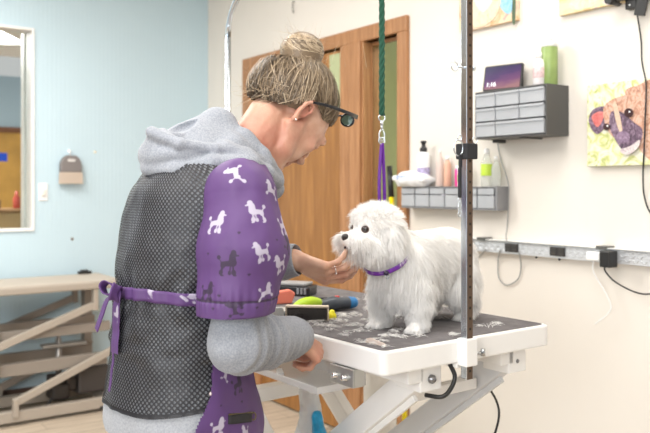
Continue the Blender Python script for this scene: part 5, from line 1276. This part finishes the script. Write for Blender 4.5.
# hairline: forehead -> temple -> above the ear -> behind the ear -> nape (head coordinates)
HL = np.array([(0, .074, .062), (.035, .070, .060), (.062, .052, .045), (.074, .030, .028), (.078, .002, .020), (.080, -.03, .012), (.072, -.052, -.022), (.06, -.08, -.068), *[tuple(((sp(a_, b_, c_) - HC) @ q_) for q_ in (HX, HF, HU)) for a_, b_, c_ in ((262, 106, .03), (256, 104, 0))]])
t = rg.uniform(0, len(HL) - 1.001, n); i = t.astype(int); fr_ = (t - i)[:, None]; st_ = HL[i] * (1 - fr_) + HL[i + 1] * fr_; st_[:, 0] *= np.where(rg.random(n) < .75, 1, -1); st_ += rg.normal(size=(n, 3)) * .004
c0 = np.array([(BC0 - HC) @ HX, (BC0 - HC) @ HF, (BC0 - HC) @ HU]) * .72; en = c0 + rg.normal(size=(n, 3)) * np.array([.022, .02, .006])
K = 9; S = np.linspace(0, 1, K); lift = rg.uniform(.0005, .006, n) * np.where(rg.random(n) < .12, 2.2, 1); mess = rg.normal(size=(n, 3)) * .007; stt = rg.random(n) ** 1.5 * .55
cen = hp(0, -.02, .02); Pw = np.zeros((n, K, 3))
for j, s_ in enumerate(S):
    q = stt + (1 - stt) * s_; p = st_ * (1 - q)[:, None] + en * q[:, None] + mess * np.sin(math.pi * s_)
    wv = HC + (p[:, 0:1] * HX + p[:, 1:2] * HF + p[:, 2:3] * HU) * 1.06
    for k_ in range(n):
        dr_ = Vector(wv[k_] - cen).normalized(); h = bvh_.ray_cast(Vector(cen) + dr_ * .22, -dr_); h0 = h[0] if h[0] is not None else Vector(wv[k_]); Pw[k_, j] = np.array(h0 + dr_ * (.0008 + lift[k_] * math.sin(math.pi * min(1, s_ * .9 + .1))))
tint = np.clip(.42 + .16 * np.sin(t * 23 + 2 * np.sin(t * 7)) + .10 * np.sin(t * 61) + rg.normal(size=n) * .12 - .16 * np.clip(t - 5, 0, 3) / 3 + .12 * (stt > .3), 0, 1)
me = ribbons('strands', Pw, np.full(n, .0019), side=(Pw[:, K // 2] - HC), col=tint)
link('strands', me, M_hair, hair)['kind'] = 'stuff'
# bun: wound coil, seated on the crown
BC = sp(302, 51, 0.0); bax = unit(BC - hp(0, -.03, .02)); e1 = np.array([1.0, 0, 0]) - bax * bax[0]; e1 = unit(e1); e2 = np.cross(bax, e1)
F = Field(BC - .1, BC + .1, .003); Mb = [[e1[i], e2[i], bax[i]] for i in range(3)]
F.ell(BC, (.053, .052, .043), .01, Mb).cap(BC, BC - bax * .05, .035, .045, .03); V, Q = F.mesh()
me = mesh_np('bun', V, Q); attr(me, 'tint', np.full(len(V), .3)); bun = link('bun', me, M_hair, person, True)
pl = []; tn = []; sd = []
tilt = unit(e1 * .55 + bax * .6 + e2 * .3)
for k_ in range(2600):
    lay = rg.random(); ax_ = unit(bax * .55 + e1 * .65 + e2 * .25 + rg.normal(size=3) * .16) if lay < .6 else unit(bax + rg.normal(size=3) * .22)
    u1 = unit(np.cross(ax_, [.3, .5, .8])); u2 = np.cross(ax_, u1); lat = rg.uniform(-.95, .95) * (1.0 if lay < .6 else .8); ph = rg.uniform(0, 6.28); ln = rg.uniform(.9, 2.0); rad_ = rg.uniform(.99, 1.06)
    pp_ = []
    for s_ in np.linspace(0, 1, 9):
        a = ph + ln * s_; v = u1 * math.cos(a) * math.sqrt(1 - lat * lat) + u2 * math.sin(a) * math.sqrt(1 - lat * lat) + ax_ * lat
        w_ = np.array([v @ e1, v @ e2, v @ bax]); pp_.append(BC + (e1 * w_[0] * .053 + e2 * w_[1] * .052 + bax * w_[2] * .043) * rad_ + 0)
    pl.append(pp_); sd.append(pp_[4] - BC); tn.append(np.clip(.5 + .28 * math.sin(lat * 11 + (0 if lay < .6 else 2)) + rg.normal() * .14, 0, 1))
me = ribbons('strands', np.array(pl), np.full(len(pl), .0021), side=np.array(sd), col=np.array(tn)); link('strands', me, M_hair, bun)['kind'] = 'stuff'
# stray wisps at the bun, crown and nape
pl = []; tn = []
for k_ in range(420):
    if k_ < 110: b0 = BC + unit(rg.normal(size=3)) * .046; dr_ = unit(np.cross(b0 - BC, rg.normal(size=3)) * 12 + (b0 - BC) * 7)
    elif k_ < 260: b0 = hp(rg.normal() * .06, -.09 + rg.normal() * .02, .05 + rg.normal() * .04); dr_ = unit(-HF * .8 + HU * .3 + rg.normal(size=3) * .4)
    else: b0 = hp(rg.uniform(-.06, .07), -.095 + rg.normal() * .01, -.055 + rg.normal() * .02); dr_ = unit(-HU * .7 - HF * .5 + rg.normal(size=3) * .35)
    L = rg.uniform(.015, .05); cv = rg.normal(size=3) * .35
    pl.append([b0 + dr_ * L * s_ + cv * L * s_ * s_ for s_ in np.linspace(0, 1, 7)]); tn.append(rg.uniform(.5, 1))
me = ribbons('wisps', np.array(pl), np.full(len(pl), .0008), col=np.array(tn)); link('wisps', me, M_hair, hair)['kind'] = 'stuff'
# eyebrows
pl = []
for s in (-1, 1):
    for k_ in range(60): x_ = rg.uniform(.014, .048); p = hp(s * x_, .0915 - (x_ - .014) * .35, .018 + rg.normal() * .0025); pl.append([p + (HX * s * .006 + HU * .002 + HF * .0008) * q for q in (0, .5, 1)])
me = ribbons('eyebrows', np.array(pl), np.full(len(pl), .0009), side=np.tile(HF, (len(pl), 1)), col=np.full(len(pl), .25)); link('eyebrows', me, M_hair, person)

# ================================================================== SUNGLASSES pushed up on the head
M_gf = mat('glossy black acetate', (.012, .012, .015), .18)
gl = bpy.data.objects.new('sunglasses', None); COL.objects.link(gl); gl.parent = person; gl.empty_display_size = .03
ga0, gb0 = (-.022, .012), (.066, .112)          # (forward, up) at the ear and at the hinge
for s in (-1, 1):
    pts = cat([hp(s * .082, -.046, -.016), hp(s * .089, -.034, .006), hp(s * .093, .0, .045), hp(s * .089, .04, .085), hp(s * .074, gb0[0], gb0[1])], 8)
    V, Q = ribbon_mesh([tuple(p) for p in pts], [.004 + .0075 * i / len(pts) for i in range(len(pts))], lambda i, p, t_: unit((HF * -.75 + HU * .66) - t_ * np.dot(HF * -.75 + HU * .66, t_)), .003)
    link('temple', mesh_np('temple', V, Q), M_gf, gl, True)
gd = unit(HU * .80 + HF * .60); gdn = unit(HF * .8 - HU * .6)     # lens normal, lens down direction
for s in (-1, 1):
    c = np.array(hp(s * .036, gb0[0] + .006, gb0[1] + .004)) + gdn * .008
    rim = []; 
    for i in range(28):
        a = 2 * math.pi * i / 28; cx, cy = .025 * math.cos(a) , .0150 * math.sin(a) * (1 - .12 * math.cos(a) * s)
        rim.append(c + HX * cx + gdn * cy - gd * (.006 * (cx * s / .03) ** 2 * (1 if cx * s > 0 else .2)))
    b = MB(); b.tube([tuple(p) for p in rim], .0028, 8, closed=True); b.build('rim', M_gf, gl)
    b = MB(); cc = b.bm.verts.new(Vector(c + gd * .001)); vs = [b.bm.verts.new(Vector(p)) for p in rim]
    for i in range(28): b.bm.faces.new((cc, vs[i], vs[(i + 1) % 28]))
    o = b.build('lens', mat('grey green lens', (.10, .16, .13), .06, coat=1.0), gl); md = o.modifiers.new('t', 'SOLIDIFY'); md.thickness = .0015
b = MB(); b.tube([tuple(hp(x_, gb0[0] + .008, gb0[1] + .008)) for x_ in (-.008, 0, .008)], .0028, 8); b.build('bridge', M_gf, gl)
# earring and ring
b = MB(); ec = hp(.088, -.030, -.060); b.ball(tuple(ec), .0028, seg=10); b.build('earring', mat('silver', (.8, .8, .8), .15, 1.0), person)
T_ = np.cross(unit(hdL), unit(hnL - hdL * np.dot(hdL, hnL))); D_ = unit(hdL); Nn_ = unit(hnL - hdL * np.dot(hdL, hnL))
p0 = WR_L + (D_ * .081 + T_ * -.010 + Nn_ * .003) * 1.06; a_ = .68; dd = unit(D_ * math.cos(a_) - Nn_ * math.sin(a_) + T_ * -.03); rc = p0 + dd * .020
e1_ = unit(np.cross(dd, T_)); b = MB(); b.tube([tuple(rc + (e1_ * math.cos(q) + T_ * math.sin(q)) * .0096) for q in [i * 2 * math.pi / 20 for i in range(20)]], .0014, 8, closed=True)
b.ball(tuple(rc + (-dd * 0 + Nn_ * math.cos(a_) + D_ * math.sin(a_)) * .0108), .0032, seg=10); b.build('finger_ring', mat('silver', (.8, .8, .8), .15, 1.0), person)
# ================================================================== DOG
DO = Vector((.250, 2.095, TZ)); dfd = unit(np.array([-.62, -.78])); DR = math.atan2(dfd[1], dfd[0]) - math.pi / 2; dcx, dcy = math.cos(DR), math.sin(DR)
def w2d(w): d = (w[0] - DO.x, w[1] - DO.y, w[2] - DO.z); return np.array([dcx * d[0] + dcy * d[1], -dcy * d[0] + dcx * d[1], d[2]])
def dw2d(d): return np.array([dcx * d[0] + dcy * d[1], -dcy * d[0] + dcx * d[1], d[2]])
gF = unit(dw2d(np.array([-.84, -.54, -.02]))); gR = unit(np.cross(gF, [0, 0, 1])); gU = np.cross(gR, gF)       # gR = the dog's right
GC = w2d(at(376, 233, 1.985))
def gp(x, f, u): return GC + gR * x + gF * f + gU * u
GM = [[gR[i], gF[i], gU[i]] for i in range(3)]
F = Field((-.14, -.28, -.004), (.16, .36, .37), .0028)
F.ell((0, .075, .155), (.070, .078, .084), .02).cap((0, .06, .186), (0, -.14, .184), .066, .070, .03).ell((0, -.15, .158), (.078, .064, .084), .03).cap((0, .05, .14), (0, -.12, .152), .062, .060, .03)
F.chain([(0, .085, .175), (GC * .55 + np.array([0, .10, .2]) * .45), GC - gF * .015 - gU * .01], [.062, .052, .046], .03)
for s in (-1, 1):
    F.chain([(s * .050, .085, .120), (s * .055, .088, .07), (s * .058, .092, .022)], [.036, .025, .022], .02); F.chain([(s * .058, .092, .018), (s * .059, .110, .014)], [.021, .016], .01)
    F.chain([(s * .052, -.135, .130), (s * .058, -.110, .095), (s * .060, -.165, .058), (s * .062, -.148, .020)], [.050, .038, .026, .022], .02); F.chain([(s * .062, -.148, .017), (s * .063, -.130, .014)], [.020, .016], .01)
    for k_ in (-1, 0, 1): F.cap((s * .059 + k_ * .011, .118, .010), (s * .059 + k_ * .012, .124, .009), .0085, .007, .003); F.cap((s * .063 + k_ * .011, -.122, .010), (s * .063 + k_ * .012, -.116, .009), .0085, .007, .003)
F.chain([(0, -.195, .19), (0, -.218, .185), (0, -.22, .15)], [.018, .014, .012], .015)
F.ell(gp(0, -.006, .008), (.066, .062, .061), .015, GM).ell(gp(0, .022, .026), (.048, .036, .034), .015, GM)
F.cap(gp(0, .035, -.012), gp(0, .080, -.014), .033, .021, .012).cap(gp(0, .03, -.035), gp(0, .070, -.034), .024, .014, .008)
for s in (-1, 1): F.cap(gp(s * .032, .070, -.016), gp(s * .042, .032, -.030), .021, .024, .012)
for s in (-1, 1): F.ell(gp(s * .026, .052, .013), (.009, .008, .009), .004, GM, 'sub')
for s in (-1, 1): F.chain([gp(s * .048, -.004, .028), gp(s * .064, -.006, .0), gp(s * .064, -.008, -.035)], [.016, .016, .012], .01)
F.cap(gp(-.012, .082, -.027), gp(.012, .082, -.027), .0025, .0025, .002, 'sub')
V, Q = F.mesh(); V[:, 2] = np.maximum(V[:, 2], 0); print('dog', len(V))
M_dog = mat('white dog coat skin', (.88, .85, .81), .85)
dog = link('dog', mesh_np('dog', V, Q), M_dog, None, True, DO, DR)
tag(dog, 'fluffy white small dog with purple collar standing on the grooming table', 'dog')
# nose, eyes, mouth
F = Field(GC + gF * .085 - .03, GC + gF * .085 + .03, .0013)
F.ell(gp(0, .094, -.006), (.0125, .009, .0095), .003, GM).ell(gp(0, .094, -.013), (.005, .006, .007), .004, GM)
for s in (-1, 1): F.ell(gp(s * .006, .103, -.008), (.003, .003, .0022), .002, GM, 'sub')
V, Q = F.mesh(); link('nose', mesh_np('nose', V, Q), mat('dark wet nose', (.022, .018, .018), .3, bump=.3, bscale=900), dog, True)
b = MB(); b.tube([tuple(gp(x_, .0955 - abs(x_) * .6, -.030 - abs(x_) * .28)) for x_ in (-.016, -.008, 0, .008, .016)], .0030, 8); b.build('mouth', mat('dark lips', (.045, .022, .02), .5), dog)
for s in (-1, 1):
    c = gp(s * .0265, .0505, .0135); ed = unit(gF * .86 + gR * s * .5)
    b = MB(); b.ball(tuple(c), .0086, seg=20); e_ = b.build('eye', mat('dark brown eye', (.018, .009, .005), .05, coat=1.0), dog)
    b = MB(); a1 = unit(np.cross(ed, gU)); a2 = np.cross(a1, ed)
    b.tube([tuple(c + ed * .0042 + (a1 * math.cos(q) * 1.12 + a2 * math.sin(q) * .88) * .0082) for q in [i * 2 * math.pi / 18 for i in range(18)]], .0017, 6, closed=True); b.build('eyelid', mat('dark eyelid', (.09, .055, .045), .6), dog)

# ---- coat
me = dog.data; Vd = np.zeros(len(me.vertices) * 3, np.float32); me.vertices.foreach_get('co', Vd); Vd = Vd.reshape(-1, 3).astype(float)
Qd = np.zeros(len(me.loops), np.int32); me.loops.foreach_get('vertex_index', Qd); Qd = Qd.reshape(-1, 4)
rg = np.random.default_rng(77)
ar = np.linalg.norm(np.cross(Vd[Qd[:, 2]] - Vd[Qd[:, 0]], Vd[Qd[:, 3]] - Vd[Qd[:, 1]]), axis=1) / 2; cum = np.cumsum(ar); NF = 95000
fi = np.searchsorted(cum, rg.random(NF) * cum[-1]); w_ = rg.dirichlet([1, 1, 1, 1], NF); P0 = (Vd[Qd[fi]] * w_[..., None]).sum(1)
Nd = vnormals(Vd, Qd)[Qd[fi, 0]]
G = P0 - GC; hx, hf, hu = G @ gR, G @ gF, G @ gU; ishead = (np.linalg.norm(G - np.outer(hf, gF) * .25, axis=1) < .088) & (hf > -.05)
d = np.zeros_like(P0); L = np.zeros(NF)
# body: down and back; legs down
up_ = np.array([0, 0, 1.0]); bx, by, bz = P0.T
body = ~ishead
top = np.clip((bz - .15) / .08, 0, 1)
d[body] = (Nd * (.30 + .15 * (1 - top))[:, None] + np.stack([np.sign(bx) * .1 * top, -.75 * top, -.95 + .55 * top], -1))[body]
L[body] = (.021 + .010 * np.clip((.17 - bz) / .1, 0, 1))[body]
leg = body & (bz < .085); L[leg] = .016; L[body & (bz < .03)] = .011
d[leg] = (Nd * .55 + np.array([0, 0, -.75]))[leg]
low = body & (bz > .07) & (bz < .14) & (Nd[:, 2] < .2); L[low] += .001
chest = body & (by > .10) & (bz > .1); d[chest] = (Nd * .38 + np.array([0, .05, -1.0]))[chest]; L[chest] = .028
# head: away from the nose bridge, down the cheeks, beard
hd = ishead
away = (gR[None] * (hx * 16)[:, None] + gU[None] * ((hu - .0) * 6)[:, None] - gF[None] * .35)
d[hd] = (Nd * .62 + away * .5 + np.array([0, 0, -.30]))[hd]; L[hd] = .019
crown = hd & (hu > .035); d[crown] = (Nd * .95 + gR[None] * (hx * 8)[:, None] - gF[None] * .10)[crown]; L[crown] = .020
snout = hd & (hf > .052); d[snout] = (Nd * .7 + gR[None] * (np.sign(hx) * .4)[:, None] + np.array([0, 0, -.6]) + gF[None] * .15)[snout]; L[snout] = .021
brow = hd & (hf > .045) & (hu > .0) & (hu < .03) & (np.abs(hx) < .04); d[brow] = (Nd * .4 + gR[None] * (np.sign(hx) * .5)[:, None] + gU[None] * .75)[brow]; L[brow] = .009
beard = hd & (hu < -.03) & (hf > .0); d[beard] = (Nd * .3 + np.array([0, 0, -1.0]) - gF[None] * .15 + gR[None] * (hx * 8)[:, None])[beard]; L[beard] = .027
cheek = hd & (np.abs(hx) > .035) & (hf < .06) & (hu < .02); d[cheek] = (Nd * .45 + np.array([0, 0, -.8]) - gF[None] * .25)[cheek]; L[cheek] = .024
bridge = hd & (hf > .05) & (hu > .0) & (np.abs(hx) < .014); L[bridge] = .008
d /= np.maximum(np.linalg.norm(d, axis=1, keepdims=True), 1e-6)
clump = np.stack([vnoise(P0, 55, 41), vnoise(P0, 55, 42), vnoise(P0, 55, 43)], -1) * .18 + np.stack([vnoise(P0, 130, 44), vnoise(P0, 130, 45), vnoise(P0, 130, 46)], -1) * .16
d = d + clump + rg.normal(size=d.shape) * .12; d /= np.linalg.norm(d, axis=1, keepdims=True)
L *= rg.uniform(.65, 1.25, NF) * (1 + .25 * vnoise(P0, 60, 50))
keep = np.ones(NF, bool)
for s in (-1, 1):
    c = gp(s * .0265, .0505, .0135); q = np.linalg.norm(P0 - c, axis=1); keep &= q > .0125
    m = q < .03; out = P0[m] - c; out -= np.outer(out @ gF, gF); out /= np.maximum(np.linalg.norm(out, axis=1, keepdims=True), 1e-6)
    d[m] = d[m] * .25 + out * .9 + Nd[m] * .12; d[m] /= np.linalg.norm(d[m], axis=1, keepdims=True); L[m] *= .62
q = np.linalg.norm(P0 - gp(0, .098, -.012), axis=1); keep &= q > .0155
m = q < .03; out = P0[m] - gp(0, .095, -.010); out /= np.linalg.norm(out, axis=1, keepdims=True); d[m] = d[m] * .4 + out * .7; d[m] /= np.linalg.norm(d[m], axis=1, keepdims=True); L[m] *= .6
q = np.linalg.norm(P0 - gp(0, .092, -.033), axis=1); keep &= q > .008
keep &= P0[:, 2] > .004
P0, d, L, Nd2 = P0[keep], d[keep], L[keep], Nd[keep]
S = np.array([0, .33, .66, 1.0]); sag = np.array([0, 0, -1.0])
pts = np.stack([P0 + d * (L * s_)[:, None] + sag * (L * .32 * s_ * s_)[:, None] for s_ in S], 1); pts[..., 2] = np.maximum(pts[..., 2], .0015)
M_coat = bpy.data.materials.new('white coat'); M_coat.use_nodes = True; nt = M_coat.node_tree; b_ = nt.nodes['Principled BSDF']; b_.inputs['Roughness'].default_value = .7; b_.inputs['Specular IOR Level'].default_value = .25
a_ = N(nt, 'ShaderNodeAttribute', attribute_name='tint'); col_ = ramp(nt, a_.outputs['Fac'], [(0, (.94, .93, .915)), (.55, (.965, .96, .95)), (1, (.80, .68, .52))]); nt.links.new(col_, b_.inputs['Base Color'])
tr = N(nt, 'ShaderNodeBsdfTranslucent'); nt.links.new(col_, tr.inputs['Color']); mx = N(nt, 'ShaderNodeMixShader'); mx.inputs[0].default_value = .5
nt.links.new(b_.outputs[0], mx.inputs[1]); nt.links.new(tr.outputs[0], mx.inputs[2]); nt.links.new(mx.outputs[0], nt.nodes['Material Output'].inputs[0])
stain = np.clip(1 - np.linalg.norm(P0 - gp(0, .085, -.035), axis=1) / .028, 0, 1) * .45 + sum(np.clip(1 - np.linalg.norm(P0 - gp(s * .021, .058, .002), axis=1) / .016, 0, 1) * .3 for s in (-1, 1)) + np.clip(1 - P0[:, 2] / .03, 0, 1) * .12
me = ribbons('coat', pts, np.full(len(pts), .0013) * rg.uniform(.7, 1.3, len(pts)), side=Nd2 + rg.normal(size=Nd2.shape) * .5, col=np.clip(.25 + rg.normal(size=len(pts)) * .15 + stain, 0, 1))
o = link('coat', me, M_coat, dog); o['kind'] = 'stuff'; o['label'] = 'long fluffy white fur'
# ---- collar
nc = GC * .50 + np.array([0, .095, .190]) * .50; nd_ = unit(GC - np.array([0, .085, .16])); u1 = unit(np.cross(nd_, gR)); u2 = np.cross(nd_, u1)
nc = w2d(at(386, 259, 1.985)); nd_ = unit(dw2d(np.array([-.36, -.42, .83]))); u1 = unit(np.cross(nd_, [1, 0, 0])); u2 = np.cross(nd_, u1)
cp = [nc + (u1 * math.cos(q) * .060 + u2 * math.sin(q) * .060) for q in [i * 2 * math.pi / 48 for i in range(49)]]
V, Q = ribbon_mesh([tuple(p) for p in cp], [.011] * 49, lambda i, p, t_: unit(nd_ - t_ * np.dot(nd_, t_)), .003)
col = link('collar', mesh_np('collar', V, Q), mat('purple collar webbing', (.16, .03, .33), .5, bump=.2, bscale=400), dog, True)
kx = w2d(at(385, 275, 1.905)); kx = min(cp, key=lambda p: np.linalg.norm(p - kx))
b = MB(); b.tube([tuple(kx + nd_ * -.010 + (unit(kx - nc) * .002) + (u1 * math.cos(q) + nd_ * math.sin(q)) * .007) for q in [i * 2 * math.pi / 14 for i in range(14)]], .0014, 6, closed=True); b.build('tag_ring', M_ch, col)
b = MB(); b.ball(tuple(kx + unit(kx - nc) * .003), (.008, .006, .0065), seg=12); b.build('buckle', mat('dark buckle', (.03, .02, .05), .3), col)
# ================================================================== LIGHT
w = bpy.data.worlds.new('world'); SC.world = w; w.use_nodes = True
w.node_tree.nodes['Background'].inputs[0].default_value = (1.0, 1.0, 1.0, 1); w.node_tree.nodes['Background'].inputs[1].default_value = .55
def area(name, loc, tgt, sx, sy, p, col):
    l = bpy.data.lights.new(name, 'AREA'); l.shape = 'RECTANGLE'; l.size = sx; l.size_y = sy; l.energy = p; l.color = col
    o = bpy.data.objects.new(name, l); COL.objects.link(o); o.location = loc; o.rotation_euler = (Vector(tgt) - Vector(loc)).to_track_quat('-Z', 'Y').to_euler(); return o
for i, (x, y, p) in enumerate([(-1.1, 1.2, 30), (.3, .6, 22), (-1.2, 3.2, 38), (.5, 2.4, 18), (-2.3, 3.4, 38)]):
    area('ceiling_lamp', (x, y, Z_C - .02), (x, y, 0), 1.2, .6, p, (1, .98, .95))
area('window_daylight', (-1.6, -1.6, 1.9), (-.4, 2.5, 1.1), 2.0, 1.6, 105, (.95, .98, 1))
area('far_room_lamp', bpt(-1.8, -3.2, Z_C - .02), bpt(-1.8, -3.2, 0), 2.4, 1.2, 130, (1, .97, .92))
area('back_room_lamp', wpt(-2.6, -1.1, Z_C - .02), wpt(-2.6, -1.1, 0), 1.2, .6, 40, (1, .97, .9))

# turn the whole place so that the two walls run along the world axes
for o in list(SC.objects):
    if o.parent is None:
        o.matrix_basis = Matrix.Rotation(R(55), 4, 'Z') @ o.matrix_basis
